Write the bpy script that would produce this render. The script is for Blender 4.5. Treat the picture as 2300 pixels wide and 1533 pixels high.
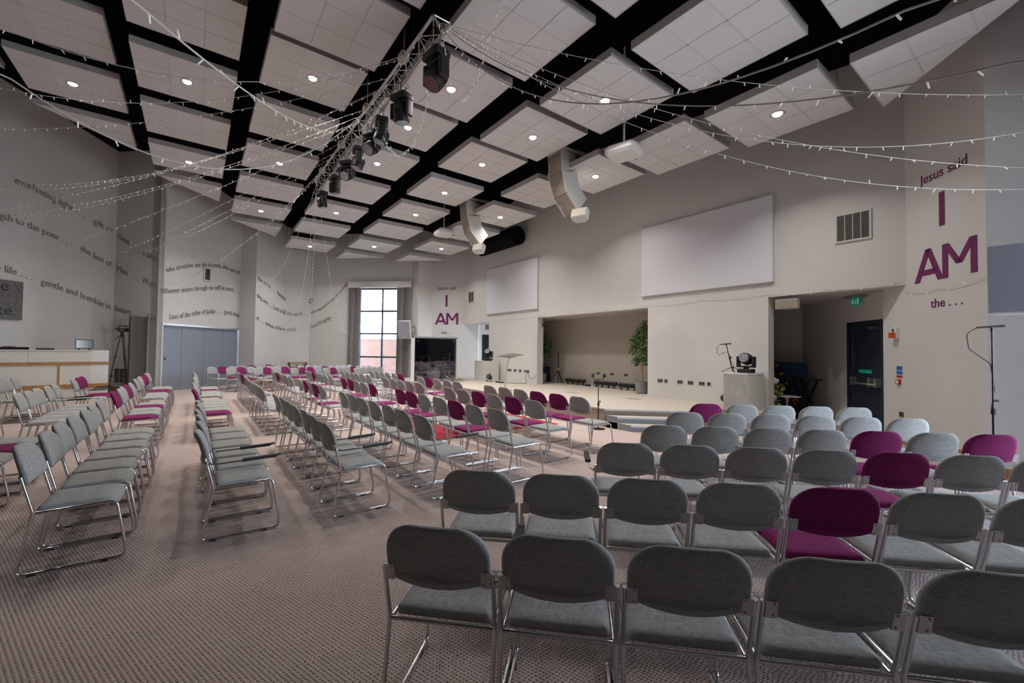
import bpy, bmesh, math, random
from math import sin, cos, pi, radians, sqrt, hypot, atan2
from mathutils import Vector, Matrix

rnd = random.Random(7)
S = bpy.context.scene
for o in list(bpy.data.objects):
    bpy.data.objects.remove(o)
COL = S.collection

# ---------------------------------------------------------------- camera, sky, exposure
YAW, PITCH, ROLL, FPX = -0.926551684379506, 0.02504365885414175, 0.012436665871218229, 947.40
cam_data = bpy.data.cameras.new('camera')
cam_data.sensor_width = 36.0
cam_data.lens = FPX / 2300.0 * 36.0
cam_data.clip_start = 0.05
cam_data.clip_end = 300
camera = bpy.data.objects.new('camera', cam_data)
COL.objects.link(camera)
_f = Vector((sin(YAW) * cos(PITCH), cos(YAW) * cos(PITCH), sin(PITCH)))
_r0 = Vector((cos(YAW), -sin(YAW), 0))
_u0 = _r0.cross(_f)
_r = _r0 * cos(ROLL) + _u0 * sin(ROLL)
_u = _u0 * cos(ROLL) - _r0 * sin(ROLL)
camera.matrix_world = Matrix(((_r.x, _u.x, -_f.x, 0), (_r.y, _u.y, -_f.y, 0), (_r.z, _u.z, -_f.z, 1.6), (0, 0, 0, 1)))
S.camera = camera

world = bpy.data.worlds.new('daylight')
S.world = world
world.use_nodes = True
wn = world.node_tree
wn.nodes.clear()
w_out = wn.nodes.new('ShaderNodeOutputWorld')
w_bg = wn.nodes.new('ShaderNodeBackground')
w_tc = wn.nodes.new('ShaderNodeTexCoord')
w_sep = wn.nodes.new('ShaderNodeSeparateXYZ')
w_ramp = wn.nodes.new('ShaderNodeValToRGB')
w_ramp.color_ramp.elements[0].position = 0.0
w_ramp.color_ramp.elements[0].color = (0.78, 0.88, 1.0, 1)
w_ramp.color_ramp.elements[1].position = 0.6
w_ramp.color_ramp.elements[1].color = (0.50, 0.72, 1.0, 1)
wn.links.new(w_tc.outputs['Generated'], w_sep.inputs[0])
wn.links.new(w_sep.outputs['Z'], w_ramp.inputs[0])
wn.links.new(w_ramp.outputs[0], w_bg.inputs['Color'])
w_bg.inputs['Strength'].default_value = 27.0
wn.links.new(w_bg.outputs[0], w_out.inputs[0])

S.view_settings.view_transform = 'Standard'
S.view_settings.look = 'None'
S.view_settings.gamma = 1.0
S.view_settings.use_curve_mapping = False
S.view_settings.exposure = 0.0
LAMP_W = 46.0          # each ceiling downlight
PORTAL = True

# ---------------------------------------------------------------- materials
MATS = {}

def mat(name, color, rough=0.6, metal=0.0, noise=0.0, nscale=40.0, emit=None, emit_s=0.0, spec=0.5, coat=0.0, bump=0.0, bscale=200.0, sheen=0.0):
    if name in MATS:
        return MATS[name]
    m = bpy.data.materials.new(name)
    m.use_nodes = True
    nt = m.node_tree
    b = nt.nodes['Principled BSDF']
    b.inputs['Base Color'].default_value = (*color, 1)
    b.inputs['Roughness'].default_value = rough
    b.inputs['Metallic'].default_value = metal
    b.inputs['Specular IOR Level'].default_value = spec
    b.inputs['Coat Weight'].default_value = coat
    b.inputs['Sheen Weight'].default_value = sheen
    tc = None
    if noise > 0 or bump > 0:
        tc = nt.nodes.new('ShaderNodeTexCoord')
    if noise > 0:
        n = nt.nodes.new('ShaderNodeTexNoise')
        n.inputs['Scale'].default_value = nscale
        n.inputs['Detail'].default_value = 3
        nt.links.new(tc.outputs['Object'], n.inputs['Vector'])
        r = nt.nodes.new('ShaderNodeValToRGB')
        r.color_ramp.elements[0].position = 0.3
        r.color_ramp.elements[1].position = 0.7
        r.color_ramp.elements[0].color = (*[c * (1 - noise) for c in color], 1)
        r.color_ramp.elements[1].color = (*[min(1, c * (1 + noise)) for c in color], 1)
        nt.links.new(n.outputs['Fac'], r.inputs[0])
        nt.links.new(r.outputs[0], b.inputs['Base Color'])
    if bump > 0:
        n2 = nt.nodes.new('ShaderNodeTexNoise')
        n2.inputs['Scale'].default_value = bscale
        n2.inputs['Detail'].default_value = 2
        nt.links.new(tc.outputs['Object'], n2.inputs['Vector'])
        bp = nt.nodes.new('ShaderNodeBump')
        bp.inputs['Strength'].default_value = bump
        bp.inputs['Distance'].default_value = 0.005
        nt.links.new(n2.outputs['Fac'], bp.inputs['Height'])
        nt.links.new(bp.outputs[0], b.inputs['Normal'])
    if emit is not None:
        b.inputs['Emission Color'].default_value = (*emit, 1)
        b.inputs['Emission Strength'].default_value = emit_s
    MATS[name] = m
    return m

def math_node(nt, op, a, b=None):
    n = nt.nodes.new('ShaderNodeMath')
    n.operation = op
    for i, v in enumerate((a, b)):
        if v is None:
            continue
        if isinstance(v, (int, float)):
            n.inputs[i].default_value = v
        else:
            nt.links.new(v, n.inputs[i])
    return n.outputs[0]

def carpet_mat(name, base, dark, cell=0.026):
    m = mat(name, base, 0.95, spec=0.1)
    nt = m.node_tree
    b = nt.nodes['Principled BSDF']
    tc = nt.nodes.new('ShaderNodeTexCoord')
    mp = nt.nodes.new('ShaderNodeMapping')
    mp.inputs['Rotation'].default_value = (0, 0, radians(33))
    nt.links.new(tc.outputs['Object'], mp.inputs['Vector'])
    nz = nt.nodes.new('ShaderNodeTexNoise')
    nz.inputs['Scale'].default_value = 70
    nt.links.new(mp.outputs[0], nz.inputs['Vector'])
    sx = nt.nodes.new('ShaderNodeSeparateXYZ')
    nt.links.new(mp.outputs[0], sx.inputs[0])
    k = 2 * pi / cell
    nl = nt.nodes.new('ShaderNodeTexNoise')
    nl.inputs['Scale'].default_value = 7
    nt.links.new(mp.outputs[0], nl.inputs['Vector'])
    wob = math_node(nt, 'ADD', math_node(nt, 'MULTIPLY', nz.outputs['Fac'], 2.4), math_node(nt, 'MULTIPLY', nl.outputs['Fac'], 9.0))
    ax = math_node(nt, 'SINE', math_node(nt, 'ADD', math_node(nt, 'MULTIPLY', sx.outputs['X'], k), wob))
    ay = math_node(nt, 'SINE', math_node(nt, 'ADD', math_node(nt, 'MULTIPLY', sx.outputs['Y'], k * 0.8), wob))
    pr = math_node(nt, 'MULTIPLY', ax, ay)
    r = nt.nodes.new('ShaderNodeValToRGB')
    r.color_ramp.elements[0].position = 0.30
    r.color_ramp.elements[0].color = (*base, 1)
    r.color_ramp.elements[1].position = 0.62
    r.color_ramp.elements[1].color = (*dark, 1)
    nt.links.new(pr, r.inputs[0])
    n2 = nt.nodes.new('ShaderNodeTexNoise')
    n2.inputs['Scale'].default_value = 1.3
    nt.links.new(tc.outputs['Object'], n2.inputs['Vector'])
    mx = nt.nodes.new('ShaderNodeMix')
    mx.data_type = 'RGBA'
    mx.blend_type = 'MULTIPLY'
    mx.inputs['Factor'].default_value = 0.25
    nt.links.new(r.outputs[0], mx.inputs[6])
    nt.links.new(n2.outputs['Fac'], mx.inputs[7])
    nt.links.new(mx.outputs[2], b.inputs['Base Color'])
    bp = nt.nodes.new('ShaderNodeBump')
    bp.inputs['Strength'].default_value = 0.35
    bp.inputs['Distance'].default_value = 0.004
    bp.invert = True
    nt.links.new(pr, bp.inputs['Height'])
    nt.links.new(bp.outputs[0], b.inputs['Normal'])
    return m

def fabric_mat(name, base, var=0.35):
    m = mat(name, base, 0.95, spec=0.15)
    nt = m.node_tree
    b = nt.nodes['Principled BSDF']
    tc = nt.nodes.new('ShaderNodeTexCoord')
    fac = None
    for sc in ((60, 900, 900), (900, 60, 900)):
        mp = nt.nodes.new('ShaderNodeMapping')
        mp.inputs['Scale'].default_value = [s * 0.35 for s in sc]
        nt.links.new(tc.outputs['Object'], mp.inputs['Vector'])
        n = nt.nodes.new('ShaderNodeTexNoise')
        n.inputs['Scale'].default_value = 1.0
        n.inputs['Detail'].default_value = 2
        nt.links.new(mp.outputs[0], n.inputs['Vector'])
        fac = n.outputs['Fac'] if fac is None else math_node(nt, 'MULTIPLY', math_node(nt, 'ADD', fac, n.outputs['Fac']), 0.5)
    r = nt.nodes.new('ShaderNodeValToRGB')
    r.color_ramp.elements[0].position = 0.36
    r.color_ramp.elements[0].color = (*[c * (1 - var) for c in base], 1)
    r.color_ramp.elements[1].position = 0.64
    r.color_ramp.elements[1].color = (*[min(1, c * (1 + var)) for c in base], 1)
    nt.links.new(fac, r.inputs[0])
    nt.links.new(r.outputs[0], b.inputs['Base Color'])
    bp = nt.nodes.new('ShaderNodeBump')
    bp.inputs['Strength'].default_value = 0.2
    bp.inputs['Distance'].default_value = 0.002
    nt.links.new(fac, bp.inputs['Height'])
    nt.links.new(bp.outputs[0], b.inputs['Normal'])
    return m

def glass_mat(name, tint=(1, 1, 1), refl=0.08, rough=0.0):
    m = bpy.data.materials.new(name)
    m.use_nodes = True
    nt = m.node_tree
    nt.nodes.clear()
    out = nt.nodes.new('ShaderNodeOutputMaterial')
    tr = nt.nodes.new('ShaderNodeBsdfTransparent')
    tr.inputs[0].default_value = (*tint, 1)
    gl = nt.nodes.new('ShaderNodeBsdfGlossy')
    gl.inputs['Roughness'].default_value = rough
    lw = nt.nodes.new('ShaderNodeLayerWeight')
    lw.inputs['Blend'].default_value = 0.25
    k = math_node(nt, 'ADD', math_node(nt, 'MULTIPLY', lw.outputs['Fresnel'], 0.6), refl)
    mx = nt.nodes.new('ShaderNodeMixShader')
    nt.links.new(k, mx.inputs[0])
    nt.links.new(tr.outputs[0], mx.inputs[1])
    nt.links.new(gl.outputs[0], mx.inputs[2])
    nt.links.new(mx.outputs[0], out.inputs[0])
    MATS[name] = m
    return m

def brick_mat(name):
    m = mat(name, (0.45, 0.2, 0.12), 0.9)
    nt = m.node_tree
    b = nt.nodes['Principled BSDF']
    tc = nt.nodes.new('ShaderNodeTexCoord')
    mp = nt.nodes.new('ShaderNodeMapping')
    mp.inputs['Rotation'].default_value = (radians(90), 0, 0)
    nt.links.new(tc.outputs['Object'], mp.inputs['Vector'])
    br = nt.nodes.new('ShaderNodeTexBrick')
    br.inputs['Color1'].default_value = (0.20, 0.085, 0.05, 1)
    br.inputs['Color2'].default_value = (0.14, 0.06, 0.04, 1)
    br.inputs['Mortar'].default_value = (0.20, 0.17, 0.15, 1)
    br.inputs['Scale'].default_value = 1.0
    br.inputs['Brick Width'].default_value = 0.225
    br.inputs['Row Height'].default_value = 0.075
    br.inputs['Mortar Size'].default_value = 0.008
    nt.links.new(mp.outputs[0], br.inputs['Vector'])
    nt.links.new(br.outputs['Color'], b.inputs['Base Color'])
    return m

def stone_mat(name):
    m = mat(name, (0.3, 0.29, 0.28), 0.85)
    nt = m.node_tree
    b = nt.nodes['Principled BSDF']
    tc = nt.nodes.new('ShaderNodeTexCoord')
    mp = nt.nodes.new('ShaderNodeMapping')
    mp.inputs['Scale'].default_value = (6, 6, 12)
    nt.links.new(tc.outputs['Object'], mp.inputs['Vector'])
    v = nt.nodes.new('ShaderNodeTexVoronoi')
    v.feature = 'DISTANCE_TO_EDGE'
    nt.links.new(mp.outputs[0], v.inputs['Vector'])
    v2 = nt.nodes.new('ShaderNodeTexVoronoi')
    nt.links.new(mp.outputs[0], v2.inputs['Vector'])
    r = nt.nodes.new('ShaderNodeValToRGB')
    r.color_ramp.elements[0].position = 0.02
    r.color_ramp.elements[0].color = (0.06, 0.05, 0.05, 1)
    r.color_ramp.elements[1].position = 0.16
    r.color_ramp.elements[1].color = (0.42, 0.40, 0.38, 1)
    nt.links.new(v.outputs['Distance'], r.inputs[0])
    n = nt.nodes.new('ShaderNodeTexNoise')
    n.inputs['Scale'].default_value = 14
    n.inputs['Detail'].default_value = 6
    nt.links.new(tc.outputs['Object'], n.inputs['Vector'])
    mx = nt.nodes.new('ShaderNodeMix')
    mx.data_type = 'RGBA'
    mx.blend_type = 'MULTIPLY'
    mx.inputs['Factor'].default_value = 0.8
    nt.links.new(r.outputs[0], mx.inputs[6])
    nt.links.new(n.outputs['Fac'], mx.inputs[7])
    nt.links.new(mx.outputs[2], b.inputs['Base Color'])
    return m

M_WALL = mat('wall_paint', (0.66, 0.645, 0.62), 0.85, noise=0.02, nscale=3)
M_UPPER = mat('pale_grey_wall_paint', (0.60, 0.60, 0.63), 0.85, noise=0.02, nscale=3)
M_CEIL = mat('black_ceiling', (0.004, 0.004, 0.005), 0.9, spec=0.1)
M_TILE = mat('ceiling_tile', (0.66, 0.655, 0.65), 0.9)
M_TBAR = mat('ceiling_grid_bar', (0.60, 0.595, 0.595), 0.6)
M_DIM = mat('bounce_cutting_dark_taupe', (0.10, 0.09, 0.085), 0.9)  # assumed dark tone on unseen surfaces, cuts bounce light onto the chair backs
M_RAFT = mat('raft_edge', (0.48, 0.465, 0.45), 0.7)
M_CARPET = carpet_mat('pink_grey_carpet', (0.66, 0.53, 0.48), (0.19, 0.14, 0.135))
M_STAGE = mat('stage_carpet', (0.50, 0.44, 0.385), 0.95, noise=0.06, nscale=60, spec=0.1)
M_RISER = mat('stage_riser_carpet', (0.36, 0.29, 0.24), 0.95, noise=0.08, nscale=60, spec=0.1)
M_STEP = mat('step_riser_carpet', (0.30, 0.32, 0.34), 0.95, noise=0.12, nscale=80, spec=0.1)
M_NOSE = mat('step_nosing', (0.62, 0.64, 0.68), 0.5)
M_RUG = mat('red_rug', (0.33, 0.035, 0.05), 0.95, noise=0.12, nscale=90, spec=0.1)
M_GREY = fabric_mat('grey_chair_fabric', (0.36, 0.358, 0.345))
M_MAROON = fabric_mat('maroon_chair_fabric', (0.21, 0.022, 0.105))
M_CHROME = mat('chrome', (0.72, 0.72, 0.74), 0.16, 1.0)
M_PLATE = mat('brushed_steel', (0.55, 0.54, 0.53), 0.35, 1.0)
M_ALU = mat('truss_aluminium', (0.62, 0.61, 0.58), 0.38, 0.85)
M_BLACK = mat('black_plastic', (0.012, 0.012, 0.014), 0.45)
M_BLACKM = mat('black_metal', (0.018, 0.018, 0.02), 0.35, 0.5)
M_DKRUB = mat('dark_rubber', (0.02, 0.02, 0.022), 0.7)
M_WOOD = mat('oak_trim', (0.40, 0.19, 0.06), 0.5, noise=0.2, nscale=12)
M_WHITE = mat('white_gloss_paint', (0.72, 0.71, 0.69), 0.4)
M_CREAM = mat('cream_panel', (0.66, 0.64, 0.59), 0.5)
M_SCREEN = mat('projection_screen', (0.72, 0.72, 0.76), 0.9)
M_PURPLE = mat('purple_lettering', (0.16, 0.012, 0.10), 0.6)
M_LETTER = mat('grey_lettering', (0.27, 0.25, 0.235), 0.6)
M_DOORB = mat('blue_grey_door_panel', (0.25, 0.275, 0.325), 0.55)
M_NAVY = mat('dark_navy_door', (0.022, 0.03, 0.05), 0.5)
M_FRAME = mat('dark_window_frame', (0.05, 0.06, 0.08), 0.5)
M_CURT = mat('taupe_curtain', (0.36, 0.34, 0.335), 0.9, noise=0.08, nscale=30)
M_GLASS = glass_mat('window_glass')
M_ACRYL = glass_mat('clear_acrylic', (0.95, 0.96, 0.95), 0.10)
M_SHIELD = glass_mat('drum_shield_glass', (0.80, 0.83, 0.86), 0.10)
M_LAMP = mat('lit_lamp', (1, 1, 1), 0.5, emit=(1.0, 0.93, 0.82), emit_s=14.0)
M_BULB = mat('fairy_bulb', (0.80, 0.79, 0.76), 0.2, emit=(1.0, 0.95, 0.85), emit_s=0.25)
M_CABLE = mat('clear_string_cable', (0.62, 0.59, 0.54), 0.35)
M_LEAF = mat('leaf', (0.055, 0.13, 0.03), 0.45, noise=0.4, nscale=8)
M_LEAF2 = mat('pale_leaf', (0.10, 0.19, 0.05), 0.45, noise=0.3, nscale=8)
M_TRUNK = mat('bare_trunk', (0.42, 0.27, 0.12), 0.7, noise=0.2, nscale=20)
M_POT = mat('grey_pot', (0.27, 0.275, 0.28), 0.6)
M_GRILLE = mat('beige_speaker_grille', (0.33, 0.29, 0.23), 0.55, noise=0.06, nscale=200)
M_SPK = mat('white_speaker_cabinet', (0.66, 0.66, 0.64), 0.5)
M_SOCK = mat('socket_steel', (0.22, 0.205, 0.19), 0.4, 0.6)
M_VENT = mat('vent_frame', (0.60, 0.585, 0.55), 0.5)
M_VENTD = mat('vent_shadow_gap', (0.05, 0.045, 0.04), 0.8)
M_SLAT = mat('vent_slat', (0.13, 0.12, 0.105), 0.6)
M_BRICK = brick_mat('red_brick')
M_STONE = stone_mat('stone_wall_print')
M_RED = mat('red_plastic', (0.5, 0.03, 0.02), 0.4)
M_BLUE = mat('blue_card', (0.03, 0.16, 0.45), 0.6)
M_GREEN = mat('exit_green', (0.0, 0.16, 0.09), 0.5, emit=(0.0, 0.55, 0.35), emit_s=0.12)
M_SIGNW = mat('sign_white', (0.8, 0.8, 0.8), 0.5)
M_PAVE = mat('outside_paving', (0.40, 0.38, 0.35), 0.9, noise=0.1, nscale=3)
M_RENDER = mat('outside_render', (0.75, 0.74, 0.72), 0.9)
M_GLASSD = mat('black_screen_glass', (0.008, 0.008, 0.01), 0.12)
M_FOAM = mat('dark_acoustic_panel', (0.022, 0.026, 0.035), 0.9)
M_DRUM = mat('drum_shell_red', (0.10, 0.02, 0.018), 0.2, coat=0.6)
M_SKIN_D = mat('drum_head', (0.6, 0.58, 0.55), 0.5)
M_BRASS = mat('cymbal_bronze', (0.45, 0.33, 0.14), 0.3, 1.0)
M_LENS = mat('lens_glass', (0.45, 0.47, 0.52), 0.1, 0.6)
M_REDLENS = mat('red_led_lens', (0.16, 0.05, 0.06), 0.2)
M_NAVYP = mat('navy_display_panel', (0.03, 0.07, 0.14), 0.7)
M_YEL = mat('yellow_plastic', (0.6, 0.33, 0.02), 0.5)
M_PLAST = mat('plinth_side_grey', (0.42, 0.41, 0.395), 0.6, noise=0.12, nscale=4)

# ---------------------------------------------------------------- mesh helpers
class MB:
    def __init__(self):
        self.v = []; self.f = []; self.m = []; self.s = []

    def add(self, verts, faces, mi=0, smooth=False):
        o = len(self.v)
        self.v += [tuple(p) for p in verts]
        for fc in faces:
            self.f.append([i + o for i in fc]); self.m.append(mi); self.s.append(smooth)
        return self

    def obox(self, c, ax, ay, az, mi=0):
        c = Vector(c); ax = Vector(ax); ay = Vector(ay); az = Vector(az)
        vs = [c + ax * i + ay * j + az * k for k in (-1, 1) for j in (-1, 1) for i in (-1, 1)]
        fs = [(0, 2, 3, 1), (4, 5, 7, 6), (0, 1, 5, 4), (2, 6, 7, 3), (0, 4, 6, 2), (1, 3, 7, 5)]
        return self.add(vs, fs, mi)

    def box(self, x0, x1, y0, y1, z0, z1, mi=0):
        return self.obox(((x0 + x1) / 2, (y0 + y1) / 2, (z0 + z1) / 2), ((x1 - x0) / 2, 0, 0), (0, (y1 - y0) / 2, 0), (0, 0, (z1 - z0) / 2), mi)

    def rbox(self, x0, x1, y0, y1, z0, z1, r=0.02, seg=4, mi=0):
        """box with rounded vertical edges and softened top and bottom edges"""
        r = min(r, (x1 - x0) / 2.01, (y1 - y0) / 2.01)
        out = []
        for cx, cy, a0 in ((x1 - r, y1 - r, 0), (x0 + r, y1 - r, pi / 2), (x0 + r, y0 + r, pi), (x1 - r, y0 + r, 1.5 * pi)):
            for k in range(seg + 1):
                a = a0 + k * pi / 2 / seg
                out.append((cx, cy, cos(a), sin(a)))
        e = min(r * 0.5, (z1 - z0) / 3)
        layers = [(r - e, z0), (r, z0 + e), (r, z1 - e), (r - e, z1)]
        n = len(out); vs = []
        for rr, z in layers:
            vs += [(cx + ca * rr, cy + sa * rr, z) for cx, cy, ca, sa in out]
        fs = [tuple(reversed(range(n))), tuple(range(3 * n, 4 * n))]
        for l in range(3):
            for i in range(n):
                j = (i + 1) % n
                fs.append((l * n + i, l * n + j, (l + 1) * n + j, (l + 1) * n + i))
        return self.add(vs, fs, mi, True)

    def poly(self, pts, z0, z1, mi=0):
        n = len(pts)
        vs = [(x, y, z0) for x, y in pts] + [(x, y, z1) for x, y in pts]
        fs = [tuple(reversed(range(n))), tuple(range(n, 2 * n))]
        for i in range(n):
            j = (i + 1) % n
            fs.append((i, j, n + j, n + i))
        return self.add(vs, fs, mi)

    def prism(self, prof, o, ux, uy, un, depth, mi=0):
        """profile (a, b) in plane ux, uy through o, extruded by un*depth"""
        o = Vector(o); ux = Vector(ux); uy = Vector(uy); un = Vector(un)
        n = len(prof)
        vs = [o + ux * a + uy * b for a, b in prof] + [o + ux * a + uy * b + un * depth for a, b in prof]
        fs = [tuple(reversed(range(n))), tuple(range(n, 2 * n))]
        for i in range(n):
            j = (i + 1) % n
            fs.append((i, j, n + j, n + i))
        return self.add(vs, fs, mi)

    def tube(self, pts, r, n=8, mi=0, closed=False, caps=True):
        P = [Vector(p) for p in pts]
        R = r if isinstance(r, (list, tuple)) else [r] * len(P)
        L = len(P)
        T = []
        for i in range(L):
            a = P[(i - 1) % L] if (closed or i > 0) else P[i]
            b = P[(i + 1) % L] if (closed or i < L - 1) else P[i]
            d = b - a
            T.append(d.normalized() if d.length > 1e-9 else Vector((0, 0, 1)))
        up = Vector((0, 0, 1)) if abs(T[0].z) < 0.9 else Vector((1, 0, 0))
        nrm = T[0].cross(up).normalized()
        vs = []
        for i in range(L):
            nrm = nrm - T[i] * nrm.dot(T[i])
            if nrm.length < 1e-6:
                nrm = T[i].orthogonal()
            nrm.normalize()
            bi = T[i].cross(nrm)
            for k in range(n):
                a = 2 * pi * k / n
                vs.append(P[i] + (nrm * cos(a) + bi * sin(a)) * R[i])
        fs = []
        for i in range(L - 1 + (1 if closed else 0)):
            i2 = (i + 1) % L
            for k in range(n):
                k2 = (k + 1) % n
                fs.append((i * n + k, i * n + k2, i2 * n + k2, i2 * n + k))
        if caps and not closed:
            fs.append(tuple(reversed(range(n))))
            fs.append(tuple((L - 1) * n + k for k in range(n)))
        return self.add(vs, fs, mi, True)

    def lathe(self, prof, c=(0, 0, 0), n=20, mi=0, axis=None, smooth=True):
        c = Vector(c)
        if axis is None:
            ax, ay, az = Vector((1, 0, 0)), Vector((0, 1, 0)), Vector((0, 0, 1))
        else:
            az = Vector(axis).normalized(); ax = az.orthogonal().normalized(); ay = az.cross(ax)
        vs = []; L = len(prof)
        for r, z in prof:
            for k in range(n):
                a = 2 * pi * k / n
                vs.append(c + ax * (r * cos(a)) + ay * (r * sin(a)) + az * z)
        fs = []
        for i in range(L - 1):
            for k in range(n):
                k2 = (k + 1) % n
                fs.append((i * n + k, i * n + k2, (i + 1) * n + k2, (i + 1) * n + k))
        fs.append(tuple(reversed(range(n))))
        fs.append(tuple((L - 1) * n + k for k in range(n)))
        return self.add(vs, fs, mi, smooth)

    def ball(self, c, r, n=10, mi=0, sz=1.0):
        prof = [(max(1e-4, r * sin(pi * k / n)), -r * sz * cos(pi * k / n)) for k in range(n + 1)]
        return self.lathe(prof, c, max(8, n), mi)

    def pad(self, outline, layers, mapf=None, mi=0):
        """outline: list (x, y, nx, ny); layers: (inset, z)"""
        n = len(outline); vs = []
        cx = sum(o[0] for o in outline) / n; cy = sum(o[1] for o in outline) / n
        hw = (max(o[0] for o in outline) - min(o[0] for o in outline)) / 2
        for ins, z in layers:
            for x, y, nx, ny in outline:
                i1 = min(ins, 0.02)
                k = 1 - max(0, ins - 0.02) / hw
                p = (cx + (x - nx * i1 - cx) * k, cy + (y - ny * i1 - cy) * k, z)
                vs.append(mapf(*p) if mapf else p)
        fs = [tuple(reversed(range(n))), tuple(range((len(layers) - 1) * n, len(layers) * n))]
        for l in range(len(layers) - 1):
            for i in range(n):
                j = (i + 1) % n
                fs.append((l * n + i, l * n + j, (l + 1) * n + j, (l + 1) * n + i))
        return self.add(vs, fs, mi, True)

    def mesh(self, name, mats):
        me = bpy.data.meshes.new(name)
        me.from_pydata(self.v, [], self.f)
        if not isinstance(mats, (list, tuple)):
            mats = [mats]
        for m in mats:
            me.materials.append(m)
        me.polygons.foreach_set('material_index', self.m)
        me.polygons.foreach_set('use_smooth', self.s)
        me.update()
        return me

def smooth_by_angle(me, ang=35):
    bm = bmesh.new(); bm.from_mesh(me)
    bmesh.ops.recalc_face_normals(bm, faces=bm.faces)
    a = radians(ang)
    for e in bm.edges:
        if len(e.link_faces) == 2 and e.calc_face_angle(0) > a:
            e.smooth = False
    bm.to_mesh(me); bm.free()

def obj(name, mb, mats, parent=None, label=None, loc=None, rot=None):
    me = mb.mesh(name, mats) if isinstance(mb, MB) else mb
    if isinstance(mb, MB):
        smooth_by_angle(me)
    o = bpy.data.objects.new(name, me)
    COL.objects.link(o)
    if parent: o.parent = parent
    if label: o['label'] = label
    if loc: o.location = loc
    if rot: o.rotation_euler = rot
    return o

def tag(o, label, cat, group=None):
    o['label'] = label; o['category'] = cat
    if group: o['group'] = group
    return o

def thing(name, label, cat, loc=(0, 0, 0), rz=0.0, group=None):
    o = bpy.data.objects.new(name, None)
    o.empty_display_size = 0.1
    COL.objects.link(o)
    o.location = loc; o.rotation_euler = (0, 0, rz)
    return tag(o, label, cat, group)

def struct(name, mb, mats, parent=None, label=None):
    o = obj(name, mb, mats, parent)
    if parent is None:
        o['kind'] = 'structure'
    if label: o['label'] = label
    return o

def dup(root, loc, rz, label, group=None):
    r = root.copy(); COL.objects.link(r)
    r.location = loc; r.rotation_euler = (0, 0, rz); r['label'] = label
    if group: r['group'] = group
    for ch in list(root.children):
        c = ch.copy(); COL.objects.link(c); c.parent = r
        for g in list(ch.children):
            d = g.copy(); COL.objects.link(d); d.parent = c
    return r

def fillet(pts, rad, seg=4):
    P = [Vector(p) for p in pts]
    out = [P[0]]
    for i in range(1, len(P) - 1):
        a = P[i - 1] - P[i]; b = P[i + 1] - P[i]
        r = rad[i] if isinstance(rad, (list, tuple)) else rad
        la, lb = a.length, b.length
        a.normalize(); b.normalize()
        ang = a.angle(b)
        t = min(r / math.tan(ang / 2), la * 0.48, lb * 0.48)
        p0 = P[i] + a * t; p1 = P[i] + b * t
        for k in range(seg + 1):
            u = k / seg
            out.append(p0 * (1 - u) ** 2 + P[i] * 2 * u * (1 - u) + p1 * u ** 2)
    out.append(P[-1])
    return out

def rrect(x0, x1, y0, y1, rs, seg=6, bulge=0.0):
    """rounded rectangle outline with normals; rs radii for (x1y1, x0y1, x0y0, x1y0)"""
    out = []
    C = ((x1, y1, -1, -1, 0), (x0, y1, 1, -1, pi / 2), (x0, y0, 1, 1, pi), (x1, y0, -1, 1, 1.5 * pi))
    for (cx, cy, sx, sy, a0), r in zip(C, rs):
        for k in range(seg + 1):
            a = a0 + k * pi / 2 / seg
            out.append((cx + sx * r + r * cos(a), cy + sy * r + r * sin(a), cos(a), sin(a)))
    res = []
    n = len(out)
    for i in range(n):
        x, y, nx, ny = out[i]
        res.append(out[i])
        x2, y2, nx2, ny2 = out[(i + 1) % n]
        d = hypot(x2 - x, y2 - y)
        if d > 0.08:
            m = 6
            for k in range(1, m):
                u = k / m
                res.append((x + (x2 - x) * u, y + (y2 - y) * u, nx, ny))
    if bulge:
        w = (x1 - x0) / 2; cx = (x0 + x1) / 2
        res = [(x, y - (bulge * (1 - ((x - cx) / w) ** 2) if y < (y0 + y1) / 2 else 0), nx, ny) for x, y, nx, ny in res]
    return res

def clip(poly, a, b, c):
    """keep a*x + b*y <= c"""
    out = []
    n = len(poly)
    for i in range(n):
        p, q = poly[i], poly[(i + 1) % n]
        dp, dq = a * p[0] + b * p[1] - c, a * q[0] + b * q[1] - c
        if dp <= 0: out.append(p)
        if dp * dq < 0:
            t = dp / (dp - dq)
            out.append((p[0] + (q[0] - p[0]) * t, p[1] + (q[1] - p[1]) * t))
    return out

def text_mesh(txt, size=1.0):
    cu = bpy.data.curves.new('lettering', 'FONT')
    cu.body = txt; cu.size = size; cu.resolution_u = 4
    o = bpy.data.objects.new('lettering', cu)
    COL.objects.link(o)
    dg = bpy.context.evaluated_depsgraph_get()
    me = o.evaluated_get(dg).to_mesh()
    V = [tuple(v.co) for v in me.vertices]
    F = [tuple(p.vertices) for p in me.polygons]
    o.evaluated_get(dg).to_mesh_clear()
    bpy.data.objects.remove(o); bpy.data.curves.remove(cu)
    return V, F

def solid_text(mb, txt, fn, bold=0.0, mi=0, depth=0.012):
    """fn(x, y, d) maps text space and stand-off to the world"""
    V, F = text_mesh(txt)
    n = len(V)
    vs = [fn(x, y, depth) for x, y, z in V] + [fn(x, y, 0.0) for x, y, z in V]
    fs = list(F) + [tuple(reversed([i + n for i in f])) for f in F]
    cnt = {}
    for f in F:
        for i in range(len(f)):
            e = (f[i], f[(i + 1) % len(f)])
            cnt[e] = 1
    for (a, b) in list(cnt):
        if (b, a) not in cnt:
            fs.append((b, a, a + n, b + n))
    mb.add(vs, fs, mi)
    return mb

def text_extent(txt):
    V, F = text_mesh(txt)
    xs = [v[0] for v in V]; ys = [v[1] for v in V]
    return min(xs), max(xs), min(ys), max(ys)

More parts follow.
